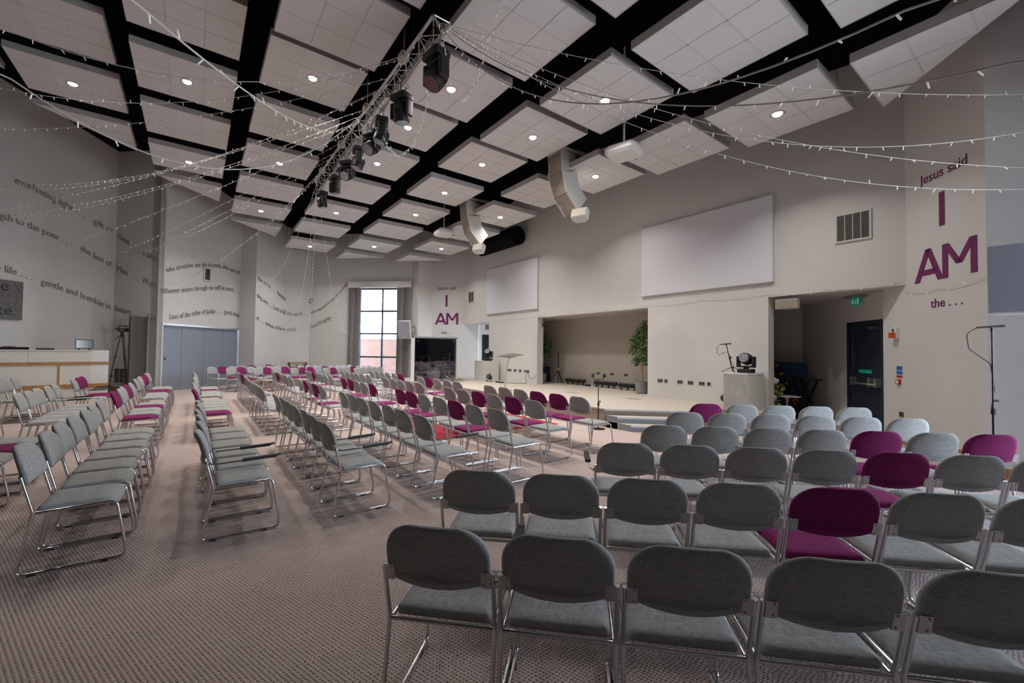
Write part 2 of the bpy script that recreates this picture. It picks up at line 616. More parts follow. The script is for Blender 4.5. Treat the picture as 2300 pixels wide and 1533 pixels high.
ORD = ['first', 'second', 'third', 'fourth', 'fifth', 'sixth', 'seventh', 'eighth', 'ninth', 'tenth', 'eleventh', 'twelfth']
# ---------------------------------------------------------------- room shell
YW = 10.377
R2 = sqrt(0.5)
XC = -9.785

def mir(p):
    return (2 * XC - p[0], p[1])

def wall_mb(p0, p1, z0, z1, out, th=0.3, holes=()):
    """vertical wall from p0 to p1, thickness towards out; holes = (s0, s1, za, zb)"""
    p0 = Vector((p0[0], p0[1], 0)); p1 = Vector((p1[0], p1[1], 0))
    d = p1 - p0; L = d.length; d.normalize()
    n = Vector((-d.y, d.x, 0))
    if n.dot(Vector((out[0], out[1], 0))) < 0: n = -n
    mb = MB()
    cuts = sorted(set([0, L] + [h[0] for h in holes] + [h[1] for h in holes]))
    for a, b in zip(cuts, cuts[1:]):
        zs = [(z0, z1)]
        for h in holes:
            if h[0] <= a + 1e-6 and b <= h[1] + 1e-6:
                nz = []
                for za, zb in zs:
                    if h[2] > za + 1e-6: nz.append((za, min(zb, h[2])))
                    if h[3] < zb - 1e-6: nz.append((max(za, h[3]), zb))
                zs = nz
        for za, zb in zs:
            c = p0 + d * ((a + b) / 2) + n * (th / 2) + Vector((0, 0, (za + zb) / 2))
            mb.obox(c, d * ((b - a) / 2), n * (th / 2), (0, 0, (zb - za) / 2))
    return mb

def ceil_z(x, y):
    return 8.30 + 0.148 * (10.377 - y) - 0.118 * abs(x - XC)

ZT = 12.5
struct('floor', MB().box(-27, 7, -16, 14.2, -0.2, 0), M_CARPET)
cm = MB()
for xa, xb in ((-27, XC), (XC, 7)):
    ya, yb = -16, 14.2
    vs = [(x, y, ceil_z(x, y) + dz) for dz in (0, 0.2) for x, y in ((xa, ya), (xb, ya), (xb, yb), (xa, yb))]
    cm.add(vs, [(0, 1, 2, 3), (7, 6, 5, 4), (0, 4, 5, 1), (1, 5, 6, 2), (2, 6, 7, 3), (3, 7, 4, 0)])
struct('ceiling', cm, M_CEIL)

# stage wall with its three openings
CL, CR = (-17.75, YW), (-1.82, YW)
sw = wall_mb(CL, CR, 0, ZT, (0, 1), 0.3, [(0, -15.52 + 17.75, 0, 2.92), (-12.22 + 17.75, -7.33 + 17.75, 0, 2.92), (-4.15 + 17.75, 15.93, 0, 2.92)])
struct('wall_stage', sw, M_WALL)
struct('wall_left_lettering', wall_mb((-18.88, 9.24), (-17.22, 10.90), 0, ZT, (-1, 1)), M_WALL)
struct('wall_right_lettering', wall_mb((-0.69, 9.243), (-2.24, 10.793), 0, ZT, (1, 1)), M_WALL)
struct('wall_left_pier', MB().poly([(-18.88, 9.26), (-18.88, 8.52), (-19.62, 8.52)], 0, ZT), M_WALL)
struct('wall_right_pier', MB().poly([(-0.69, 9.26), (0.05, 8.52), (-0.69, 8.52)], 0, ZT), M_WALL)
# recesses under the soffit
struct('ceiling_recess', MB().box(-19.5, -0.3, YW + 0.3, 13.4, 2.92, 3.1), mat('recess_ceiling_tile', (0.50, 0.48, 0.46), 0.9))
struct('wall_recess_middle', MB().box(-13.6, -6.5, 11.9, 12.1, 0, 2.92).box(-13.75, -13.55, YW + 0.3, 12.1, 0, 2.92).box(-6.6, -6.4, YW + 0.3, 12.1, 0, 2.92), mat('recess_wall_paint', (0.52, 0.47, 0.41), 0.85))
# right recess: back wall, left wall, and the angled wall that holds the exit door
RDW0, RDW1 = (-2.15, 10.87), (-4.40, 13.12)
struct('wall_recess_right', MB().box(-6.4, -4.2, 13.12, 13.3, 0, 2.92).box(-6.4, -6.2, YW + 0.3, 13.2, 0, 2.92), M_WALL)
dw = wall_mb(RDW0, RDW1, 0, 2.92, (1, 1), 0.25, [(0.17, 1.34, 0, 2.36)])
struct('wall_recess_exit', dw, M_WALL)
LDW0, LDW1 = (-17.33, 10.95), (-14.9, 13.38)
struct('wall_recess_left', wall_mb(LDW0, LDW1, 0, 2.92, (-1, 1), 0.25, [(0.20, 1.55, 0, 2.43)]).box(-15.0, -13.75, 13.2, 13.38, 0, 2.92), M_WALL)
struct('added_leak_backing', MB().obox(Vector((-2.9, 11.62, 1.3)) + Vector((R2, R2, 0)) * 0.45, Vector((-R2, R2, 0)) * 1.2, Vector((R2, R2, 0)) * 0.04, (0, 0, 1.4))  # unseen backing slabs added behind the doors to block leaking daylight
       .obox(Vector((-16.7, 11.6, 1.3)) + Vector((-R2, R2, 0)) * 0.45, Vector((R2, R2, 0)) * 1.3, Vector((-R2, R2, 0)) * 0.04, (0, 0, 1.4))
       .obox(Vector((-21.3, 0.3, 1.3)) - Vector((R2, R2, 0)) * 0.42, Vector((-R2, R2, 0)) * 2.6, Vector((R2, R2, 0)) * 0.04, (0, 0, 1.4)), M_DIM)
# window walls, end wall and the left side of the hall (mirrored on the right)
WH = [(0.354, 2.90, 0.04, 4.72)]
struct('wall_window_left', wall_mb((-19.6, 8.52), (-23.46, 4.66), 0, ZT, (-1, 1), 0.3, WH), M_WALL)
struct('wall_window_right', wall_mb(mir((-19.6, 8.52)), mir((-23.46, 4.66)), 0, ZT, (1, 1), 0.3, WH), M_WALL)
struct('wall_end_left', wall_mb((-23.46, 4.66), (-23.46, 3.56), 0, ZT, (-1, 0)), M_WALL)
struct('wall_end_right', wall_mb(mir((-23.46, 4.66)), mir((-23.46, 3.56)), 0, ZT, (1, 0)), M_WALL)
struct('wall_left_plain', MB().poly([(-23.46, 3.56), (-22.02, 2.12), (-22.57, 1.57), (-22.78, 1.78), (-22.44, 2.12), (-23.7, 3.4)], 0, ZT), M_WALL)
struct('wall_right_plain', MB().poly([mir(p) for p in ((-23.46, 3.56), (-23.7, 3.4), (-22.44, 2.12), (-22.78, 1.78), (-22.57, 1.57), (-22.02, 2.12))], 0, ZT), M_WALL)
DA, DB = (-22.57, 1.57), (-19.88, -1.12)
DL = hypot(DB[0] - DA[0], DB[1] - DA[1])
struct('wall_left_door', wall_mb(DA, DB, 0, ZT, (-1, -1), 0.3, [(0.0, DL - 0.2, 0, 2.46)]), M_WALL)
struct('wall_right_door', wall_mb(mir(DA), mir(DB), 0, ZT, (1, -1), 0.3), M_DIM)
VB = (-21.19, -2.43)
struct('wall_left_vent', wall_mb(DB, VB, 0, ZT, (-1, 1), 0.25), M_WALL)
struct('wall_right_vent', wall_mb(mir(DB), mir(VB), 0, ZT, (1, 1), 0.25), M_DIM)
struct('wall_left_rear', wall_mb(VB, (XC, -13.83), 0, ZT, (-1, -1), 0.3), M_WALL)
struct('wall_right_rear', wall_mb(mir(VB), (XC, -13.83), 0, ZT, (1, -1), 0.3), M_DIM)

# wooden baseboards
def skirting(name, p0, p1, inn, z0=0.0, h=0.11):
    struct(name, wall_mb(p0, p1, z0, z0 + h, inn, 0.018), M_WOOD)
skirting('baseboard_right', (-0.72, 8.52), (0.03, 8.52), (0, -1), 0, 0.16)
skirting('baseboard_right_lettering', (-0.69, 9.243), (-2.24, 10.793), (-1, -1), 0, 0.16)
skirting('baseboard_left', (-19.88, -1.12), VB, (1, -1), 0, 0.16)
skirting('baseboard_left_plain', (-23.46, 3.56), (-22.02, 2.12), (1, 1))
skirting('baseboard_window_left', (-21.95, 6.17), (-23.46, 4.66), (1, -1))
skirting('baseboard_pier_left', (-18.88, 8.52), (-19.6, 8.52), (0, -1), 0, 0.16)
skirting('baseboard_end_left', (-23.46, 4.66), (-23.46, 3.56), (1, 0))

# stage with carpeted risers, and the steps on its angled right corner
stage_poly = [(-6.16, 7.17), (-4.95, 8.42), (-4.95, 9.45), (-3.95, 9.45), (-3.95, YW), (-4.15, YW), (-4.15, YW + 0.3), (-6.2, YW + 0.3), (-6.2, YW + 0.02),
              (-7.33, YW + 0.02), (-7.33, 11.9), (-13.55, 11.9), (-13.55, YW + 0.02), (-15.52, YW + 0.02), (-15.52, 12.6), (-17.2, 11.0), (-18.5, 9.62), (-17.9, 7.4), (-15.95, 6.7), (-14.4, 7.17)]
sb = MB()
n = len(stage_poly)
sb.add([(x, y, 0.39) for x, y in stage_poly], [tuple(range(n))], 0)
sb.add([(x, y, z) for z in (0, 0.39) for x, y in stage_poly], [(i, (i + 1) % n, n + (i + 1) % n, n + i) for i in range(n)], 1)
struct('floor_stage', sb, [M_STAGE, M_RISER])
# grey nosing strip along the stage edge
struct('trim_1', MB().box(-14.4, -6.2, 7.155, 7.20, 0.365, 0.396), mat('stage_edge_trim', (0.46, 0.45, 0.46), 0.6))
d45 = Vector((R2, R2, 0)); n45 = Vector((R2, -R2, 0))
stp = MB()
for k, (zt, off) in enumerate(((0.26, 0.25), (0.13, 0.50))):
    a0 = Vector((-6.16, 7.17, 0)) + n45 * off
    a0 = a0 + d45 * ((7.17 - a0.y) / R2)
    b0 = Vector((-4.95, 8.42, 0)) + n45 * off + d45 * 0.25
    pts = [(a0.x, a0.y), (b0.x, b0.y), (-4.95 + 0.17, 8.42 + 0.17), (-6.10, 7.17)]
    stp.poly(pts, 0, zt, 1)
    stp.add([(x, y, zt + 0.001) for x, y in pts], [(0, 1, 2, 3)], 0)
    stp.obox((a0 + b0) / 2 + Vector((0, 0, zt - 0.016)) + n45 * 0.006, (b0 - a0) / 2, n45 * 0.012, (0, 0, 0.019), 2)
a0 = Vector((-6.16, 7.17, 0)); b0 = Vector((-4.95, 8.42, 0))
stp.obox((a0 + b0) / 2 + Vector((0, 0, 0.375)) + n45 * 0.006, (b0 - a0) / 2, n45 * 0.012, (0, 0, 0.019), 2)
tag(obj('stage_steps', stp, [M_STAGE, M_STEP, M_NOSE]), 'carpeted steps with pale nosings climbing to the angled stage corner', 'steps')
fp = MB().box(-9.35, -8.95, 9.1, 9.3, 0.39, 0.393)
tag(obj('floor_box', fp, mat('floor_box_lid', (0.30, 0.26, 0.22), 0.6)), 'flush floor box lid in the middle of the stage carpet', 'floor box', 'floor boxes in the stage')
fp = MB().box(-7.3, -6.9, 9.3, 9.5, 0.39, 0.393)
tag(obj('floor_box', fp, MATS['floor_box_lid']), 'flush floor box lid in the stage carpet before the right white wall panel', 'floor box', 'floor boxes in the stage')
tag(obj('rug', MB().box(-9.9, -6.95, 3.45, 6.55, 0.0, 0.008), M_RUG), 'plain red rug lying under the middle chairs before the stage', 'rug')

# ---------------------------------------------------------------- windows
def window(name, side):
    f = (lambda p: p) if side < 0 else mir
    p0 = Vector((*f((-19.6, 8.52)), 0)); d = Vector((-R2 if side < 0 else R2, -R2, 0)); o = Vector((-R2 if side < 0 else R2, R2, 0))
    s0, s1, z0, z1 = WH[0]
    fr = MB()
    def bar(sa, sb, za, zb, th=0.05):
        fr.obox(p0 + d * ((sa + sb) / 2) + o * 0.17 + Vector((0, 0, (za + zb) / 2)), d * ((sb - sa) / 2), o * th, (0, 0, (zb - za) / 2))
    bar(s0, s1, z0, z0 + 0.07); bar(s0, s1, z1 - 0.07, z1)
    xs = [s0, s0 + 0.62, 1.62, s1]
    for s in (s0 + 0.03, 1.60, s1 - 0.10):
        bar(s - 0.035, s + 0.035, z0, z1)
    for z in (1.27, 2.44, 3.57):
        bar(s0, s1, z - 0.04, z + 0.04)
    root = struct(name, fr, M_FRAME)
    zs = [z0, 1.27, 2.44, 3.57, z1]
    for i in range(4):
        for sa, sb in ((s0, 1.60), (1.60, s1)):
            pane = MB().obox(p0 + d * ((sa + sb) / 2) + o * 0.17 + Vector((0, 0, (zs[i] + zs[i + 1]) / 2)), d * ((sb - sa) / 2), o * 0.004, (0, 0, (zs[i + 1] - zs[i]) / 2))
            obj('pane', pane, M_GLASS, root)
    # light portal in the opening: guides daylight sampling only
    if PORTAL:
        L = bpy.data.lights.new('portal', 'AREA')
        L.shape = 'RECTANGLE'; L.size = s1 - s0; L.size_y = z1 - z0
        L.cycles.is_portal = True
        lo = bpy.data.objects.new('portal', L); COL.objects.link(lo)
        c = p0 + d * ((s0 + s1) / 2) + o * 0.32 + Vector((0, 0, (z0 + z1) / 2))
        zax = o; yax = Vector((0, 0, 1)); xax = yax.cross(zax)
        lo.matrix_world = Matrix(((xax.x, yax.x, zax.x, c.x), (xax.y, yax.y, zax.y, c.y), (xax.z, yax.z, zax.z, c.z), (0, 0, 0, 1)))
    return root
window('window_1', -1)
window('window_2', 1)
# outside the left window
D1 = Vector((-R2, -R2, 0)); O1 = Vector((-R2, R2, 0))
P1 = Vector((-20.7, 7.4, 0))
struct('ground_outside', MB().obox(P1 + O1 * 15.4 + Vector((0, 0, -0.15)), D1 * 22, O1 * 15, (0, 0, 0.1)), M_PAVE)
bw = MB().box(-14, 14, -0.12, 0.12, 0, 2.42); bw.box(-14, 14, -0.16, 0.16, 2.42, 2.52, 1)
o = obj('brick_wall', bw, [M_BRICK, mat('coping_stone', (0.5, 0.47, 0.43), 0.9)], loc=P1 + O1 * 8.0 + Vector((0, 0, -0.05)), rot=(0, 0, radians(45)))
tag(o, 'low red brick garden wall outside the window', 'wall')
b = thing('house', 'pale rendered house beyond the brick wall outside the window', 'house', P1 + O1 * 17 + D1 * (-1.0) + Vector((0, 0, -0.05)), radians(45))
obj('wall', MB().box(-9, 9, 0, 6, 0, 4.6), M_RENDER, b)
rf = MB(); rf.prism([(-0.5, 4.6), (6.5, 4.6), (3, 6.6)], (-9.4, 0, 0), (0, 1, 0), (0, 0, 1), (1, 0, 0), 18.8)
obj('roof', rf, mat('slate_roof', (0.30, 0.28, 0.28), 0.8), b)
for x in (-4.2, -1.2, 1.9, 5.0):
    w_ = obj('window', MB().box(x - 0.55, x + 0.55, -0.05, 0.02, 2.3, 3.7), M_WHITE, b)
    obj('pane', MB().box(x - 0.45, x + 0.45, -0.06, -0.05, 2.4, 3.6), mat('pale_window_pane', (0.35, 0.37, 0.4), 0.3), w_)

def leaf_cloud(mb, c, rad, count, size, mi_n=2, seed=1, fill=0.5, up=0.3):
    r = random.Random(seed)
    for _ in range(count):
        while True:
            p = Vector((r.uniform(-1, 1), r.uniform(-1, 1), r.uniform(-1, 1)))
            if fill < p.length <= 1: break
        q = Vector(c) + Vector((p.x * rad[0], p.y * rad[1], p.z * rad[2]))
        a = Vector((r.gauss(0, 1), r.gauss(0, 1), r.gauss(0, 0.6) - up)).normalized()
        s = a.orthogonal().normalized()
        s = (Matrix.Rotation(r.uniform(0, 6.28), 3, a) @ s)
        nn = a.cross(s)
        L = size * r.uniform(0.7, 1.25); w = L * 0.26
        vs = [q, q + a * L * 0.45 + s * w + nn * w * 0.3, q + a * L, q + a * L * 0.45 - s * w + nn * w * 0.3, q + a * L * 0.5]
        mb.add(vs, [(0, 1, 4), (1, 2, 4), (2, 3, 4), (3, 0, 4)], r.randrange(mi_n))

t = thing('garden_tree', 'broad leafy tree behind the house outside the window', 'tree', P1 + O1 * 14.2 + D1 * (-2.4))
obj('trunk', MB().tube([(0, 0, -0.05), (0.1, 0, 2.5), (0, 0.1, 5)], [0.22, 0.17, 0.1]), M_TRUNK, t)
lm = MB(); leaf_cloud(lm, (0, 0, 6.9), (2.5, 2.5, 1.7), 1500, 0.42, seed=5, fill=0.2)
obj('foliage', lm, [mat('garden_leaf', (0.025, 0.07, 0.03), 0.6), mat('garden_leaf_pale', (0.05, 0.11, 0.05), 0.6)], t)

# curtains and pelmet of the left window
def curtain(sa, sb, label):
    p0 = Vector((-19.6, 8.52, 0)); d = Vector((-R2, -R2, 0)); inn = Vector((R2, -R2, 0))
    N = 90; zs = [0.02, 0.8, 1.7, 2.6, 3.6, 4.70]
    vs = []
    for z in zs:
        amp = 0.045 + 0.012 * (1 - z / 4.7)
        for i in range(N + 1):
            u = i / N
            s = sa + (sb - sa) * u
            w = sin(u * 2 * pi * 8.5 + 0.3 * sin(z)) + 0.35 * sin(u * 2 * pi * 19 + 1)
            vs.append(p0 + d * (s + 0.01 * sin(9 * u + z)) + inn * (0.13 + amp * w) + Vector((0, 0, z)))
    M = N + 1
    fs = [(j * M + i, j * M + i + 1, (j + 1) * M + i + 1, (j + 1) * M + i) for j in range(len(zs) - 1) for i in range(N)]
    nb = len(vs)
    vs2 = vs + [v + inn * 0.012 for v in vs]
    fs2 = fs + [tuple(nb + k for k in reversed(f)) for f in fs]
    for i in range(N):
        fs2.append((i + 1, i, nb + i, nb + i + 1))
    mb = MB().add(vs2, fs2, 0, True)
    tag(obj('curtain', mb, M_CURT), label, 'curtain', 'curtains at the tall window')
curtain(0.06, 0.72, 'long taupe pleated curtain hanging right of the tall window, behind the wall speaker')
curtain(2.62, 3.28, 'long taupe pleated curtain hanging left of the tall window')
p0 = Vector((-19.6, 8.52, 0)); d = Vector((-R2, -R2, 0)); inn = Vector((R2, -R2, 0))
tag(obj('pelmet', MB().obox(p0 + d * 1.62 + inn * 0.13 + Vector((0, 0, 4.86)), d * 1.66, inn * 0.13, (0, 0, 0.15)), M_CREAM), 'white boxed pelmet above the tall window', 'pelmet')

# folding partition in the left wall
pd = Vector((DB[0] - DA[0], DB[1] - DA[1], 0)).normalized(); pn = Vector((R2, R2, 0))
droot = struct('door_1', MB().obox(Vector((*DA, 0)) + pd * ((DL - 0.2) / 2) - pn * 0.05 + Vector((0, 0, 2.47)), pd * ((DL - 0.2) / 2), pn * 0.07, (0, 0, 0.035)), mat('door_track', (0.5, 0.5, 0.5), 0.4, 0.6))
edges = [DL - 0.2, (DL - 0.2) - 0.85, (DL - 0.2) - 1.83, (DL - 0.2) - 2.78, 0.0]
for i in range(4):
    a, bb = edges[i + 1] + 0.006, edges[i] - 0.006
    pnl = obj('door_panel', MB().obox(Vector((*DA, 0)) + pd * ((a + bb) / 2) - pn * 0.09 + Vector((0, 0, 1.22)), pd * ((bb - a) / 2), pn * 0.03, (0, 0, 1.21)), M_DOORB, droot)
    if i == 0:
        obj('door_latch', MB().obox(Vector((*DA, 0)) + pd * (bb - 0.19) - pn * 0.055 + Vector((0, 0, 1.2)), pd * 0.025, pn * 0.008, (0, 0, 0.05)), M_BLACK, pnl)

# exit door in the right recess
ed = Vector((-R2, R2, 0)); en = Vector((-R2, -R2, 0))
e0 = Vector((*RDW0, 0)) + ed * 0.12
fr = MB()
for s0, s1, za, zb in ((0.05, 0.12, 0, 2.36), (1.15, 1.22, 0, 2.36), (0.12, 1.15, 2.29, 2.36)):
    fr.obox(e0 + ed * ((s0 + s1) / 2) - en * 0.06 + Vector((0, 0, (za + zb) / 2)), ed * ((s1 - s0) / 2), en * 0.05, (0, 0, (zb - za) / 2))
droot = struct('door_2', fr, M_NAVY)
leaf = obj('door_leaf', MB().obox(e0 + ed * 0.635 - en * 0.07 + Vector((0, 0, 1.145)), ed * 0.515, en * 0.025, (0, 0, 1.145)), M_NAVY, droot)
pb = MB()
def DP(s, z, o=0.0): return e0 + ed * s - en * 0.045 + en * o + Vector((0, 0, z))
pb.tube([DP(0.22, 1.02, 0.09), DP(1.0, 1.02, 0.09)], 0.018)
for s in (0.24, 0.42, 0.98):
    pb.obox(DP(s, 1.06, 0.05), ed * 0.03, en * 0.05, (0, 0, 0.09))
obj('push_bar', pb, mat('push_bar_grey', (0.30, 0.30, 0.30), 0.4, 0.5), leaf)
obj('door_closer', MB().obox(DP(0.38, 2.2, 0.03), ed * 0.14, en * 0.03, (0, 0, 0.03)), M_PLATE, leaf)
obj('door_edge_strip', MB().obox(DP(1.08, 1.14, 0.004), ed * 0.012, en * 0.004, (0, 0, 1.14)).obox(DP(0.2, 1.14, 0.004), ed * 0.008, en * 0.004, (0, 0, 1.14)), M_PLATE, leaf)
sg = obj('door_sign', MB().obox(DP(0.66, 1.28, 0.006), ed * 0.20, en * 0.003, (0, 0, 0.04)), M_GREEN, leaf)
lt = MB()
x0, x1, y0, y1 = text_extent('/ Push bar to open')
solid_text(lt, '/ Push bar to open', lambda x, y, dd: DP(0.83 - (x - x0) / (x1 - x0) * 0.34, 1.262 + y * 0.045, 0.0095 + dd * 0.1))
obj('sign_lettering', lt, mat('green_white', (0.25, 0.75, 0.6), 0.5), sg)
# dark door in the left recess
ld = Vector((R2, R2, 0)); ln = Vector((R2, -R2, 0)); l0 = Vector((*LDW0, 0)) + ld * 0.10
fr = MB()
for s0, s1, za, zb in ((0.10, 0.17, 0.39, 2.43), (1.38, 1.45, 0.39, 2.43), (0.17, 1.38, 2.36, 2.43)):
    fr.obox(l0 + ld * ((s0 + s1) / 2) - ln * 0.05 + Vector((0, 0, (za + zb) / 2)), ld * ((s1 - s0) / 2), ln * 0.05, (0, 0, (zb - za) / 2))
droot = struct('door_3', fr, M_NAVY)
obj('door_leaf', MB().obox(l0 + ld * 0.775 - ln * 0.07 + Vector((0, 0, 1.375)), ld * 0.605, ln * 0.025, (0, 0, 0.985)), mat('black_door', (0.012, 0.012, 0.014), 0.5), droot)
# ---------------------------------------------------------------- ceiling rafts and downlights
GX, GY, PX, PY = -1.005890333696543, 8.416779140213979, 2.19464005469837, 2.1777202340439112
RZ = {0: {0: 5.858, 1: 6.014, 2: 6.148, 3: 6.303, 4: 6.455, 5: 6.31, 6: 6.17, 7: 6.032, 8: 5.857},
      1: {0: 6.195, 1: 6.349, 2: 6.486, 3: 6.657, 4: 6.784, 5: 6.642, 6: 6.501, 7: 6.357, 8: 6.198, 9: 6.048},
      2: {0: 6.51, 1: 6.661, 2: 6.816, 3: 6.956, 4: 7.091, 5: 6.972, 6: 6.821, 7: 6.677, 8: 6.53, 9: 6.284},
      3: {1: 6.98, 2: 7.13, 3: 7.27, 4: 7.442, 5: 7.275, 6: 7.143, 7: 6.997, 8: 6.864, 9: 6.693},
      4: {2: 7.47, 3: 7.62, 4: 7.769, 5: 7.618, 6: 7.488, 7: 7.346, 8: 7.176},
      5: {3: 7.92, 4: 8.08, 5: 7.943, 6: 7.82, 7: 7.644},
      6: {5: 8.27, 6: 8.12}}
LIT = {(0, 1), (0, 3), (0, 5), (0, 7), (1, 2), (1, 3), (1, 4), (1, 5), (1, 6), (1, 8), (2, 3), (2, 4), (2, 5), (2, 7), (2, 9), (3, 4), (3, 6), (3, 8), (4, 5), (4, 7), (5, 6), (5, 4)}
# the cut corner of a triangular raft: keep a*x + b*y <= c in raft space
CUT = {(0, 0): (1, 1, 0), (0, 8): (-1, 1, 0), (1, 9): (-1, 1, 0), (3, 9): (-1, -1, 0), (4, 8): (-1, -1, 0), (5, 7): (-1, -1, 0), (6, 6): (-1, -1, 0)}
ROWN = {0: 'row beside stage wall', 1: 'second row from stage wall', 2: 'third row from stage wall', 3: 'row just behind truss', 4: 'second row behind truss', 5: 'third row behind truss', 6: 'rearmost row'}
H = 0.9

def make_raft(j, i):
    z = RZ[j][i]
    cx, cy = GX - i * PX, GY - j * PY
    cut = CUT.get((j, i))
    sq = [(-H, -H), (H, -H), (H, H), (-H, H)]
    def K(p):
        return clip(p, *cut) if cut else p
    order = sorted(RZ[j])
    k = order.index(i)
    kind = 'triangular white ceiling raft' if cut else ('white raft with lit downlight' if (j, i) in LIT else 'white ceiling raft without lamp')
    t = thing('ceiling_raft', '%s, %s from right, %s' % (kind, ORD[k], ROWN[j]), 'ceiling raft', (cx, cy, z), 0, 'suspended ceiling rafts')
    out = K(sq)
    sh = MB()
    m = len(out)
    inner = out
    cxm = sum(p[0] for p in out) / m; cym = sum(p[1] for p in out) / m
    ins = [(cxm + (x - cxm) * 0.985, cym + (y - cym) * 0.985) for x, y in out]
    vs = [(x, y, 0.0) for x, y in out] + [(x, y, 0.14) for x, y in out] + [(x, y, 0.0) for x, y in ins] + [(x, y, 0.12) for x, y in ins]
    fs = []
    for a in range(m):
        b = (a + 1) % m
        fs += [(a, b, m + b, m + a), (b, a, 2 * m + a, 2 * m + b), (2 * m + b, 2 * m + a, 3 * m + a, 3 * m + b)]
    fs.append(tuple(range(m, 2 * m)))
    sh.add(vs, fs)
    obj('raft_edge', sh, M_RAFT, t)
    gb = MB()
    for q in (-0.3, 0.3):
        for rc in ([(q - 0.011, -H), (q + 0.011, -H), (q + 0.011, H), (q - 0.011, H)], [(-H, q - 0.011), (H, q - 0.011), (H, q + 0.011), (-H, q + 0.011)]):
            pc = K(rc)
            if len(pc) > 2: gb.poly(pc, -0.001, 0.02)
    obj('grid_bars', gb, M_TBAR, t)
    tl = MB()
    for a in (-1, 0, 1):
        for b in (-1, 0, 1):
            x0, x1 = a * 0.6 - 0.288, a * 0.6 + 0.288
            y0, y1 = b * 0.6 - 0.288, b * 0.6 + 0.288
            pc = K([(x0, y0), (x1, y0), (x1, y1), (x0, y1)])
            if len(pc) > 2: tl.poly(pc, 0.004, 0.02)
    obj('tiles', tl, M_TILE, t)
    for x, y in ([(-0.7, -0.7), (0.7, -0.7), (0.7, 0.7), (-0.7, 0.7)] if not cut else [(cxm + (x - cxm) * 0.7, cym + (y - cym) * 0.7) for x, y in out[:3]]):
        obj('suspension_wire', MB().tube([(x, y, 0.14), (x, y, ceil_z(cx + x, cy + y) - z)], 0.004, 5), M_BLACKM, t)
    if (j, i) in LIT:
        dl = thing('downlight', 'round lit downlight, in the raft %s from right, %s' % (ORD[k], ROWN[j]), 'lamp', (cx, cy, z), 0, 'recessed downlights')
        obj('trim_ring', MB().lathe([(0.080, 0.0), (0.118, 0.0), (0.118, -0.008), (0.105, -0.014), (0.080, -0.004)], (0, 0, 0.002), 24), M_PLATE, dl)
        obj('lamp_lens', MB().lathe([(0.001, -0.036), (0.035, -0.034), (0.065, -0.025), (0.082, -0.008), (0.083, 0.0), (0.001, 0.0)], (0, 0, 0.0), 24), M_LAMP, dl)
        L = bpy.data.lights.new('downlight_light', 'AREA')
        L.shape = 'DISK'; L.size = 0.16; L.energy = LAMP_W; L.color = (1.0, 0.96, 0.91); L.spread = radians(125)
        lo = bpy.data.objects.new('downlight_light', L); COL.objects.link(lo); lo.parent = dl; lo.location = (0, 0, -0.04)

for j in RZ:
    for i in RZ[j]:
        make_raft(j, i)

# ---------------------------------------------------------------- lighting truss with moving heads
TX0, TX1 = -5.9, -14.05
tr = thing('lighting_truss', 'silver triangular lattice truss hung across the hall ceiling', 'truss', (TX0, 2.97, 6.55))
ch = [Vector((0, -0.14, 0.25)), Vector((0, 0.14, 0.25)), Vector((0, 0, 0))]
LT = TX1 - TX0
for c in ch:
    obj('chord', MB().tube([c, c + Vector((LT, 0, 0))], 0.026, 10), M_ALU, tr)
br = MB()
NB = 30
for a, b in ((0, 1), (1, 2), (0, 2)):
    for k in range(NB):
        x0, x1 = LT * k / NB, LT * (k + 1) / NB
        p, q = (ch[a], ch[b]) if k % 2 == 0 else (ch[b], ch[a])
        br.tube([p + Vector((x0, 0, 0)), q + Vector((x1, 0, 0))], 0.009, 6)
for x in (0.02, LT - 0.02):
    for a, b in ((0, 1), (1, 2), (0, 2)):
        br.tube([ch[a] + Vector((x, 0, 0)), ch[b] + Vector((x, 0, 0))], 0.012, 6)
obj('lattice_braces', br, M_ALU, tr)
for xw in (-7.1, -9.1, -11.1, -13.1):
    x = xw - TX0
    obj('truss_clamp', MB().box(x - 0.09, x + 0.09, -0.2, -0.06, 0.2, 0.33), mat('cream_hoist', (0.5, 0.45, 0.36), 0.6), tr)
    obj('hanging_chain', MB().tube([(x, -0.12, 0.3), (x, -0.12, ceil_z(xw, 2.85) - 6.55)], 0.009, 6), M_PLATE, tr)

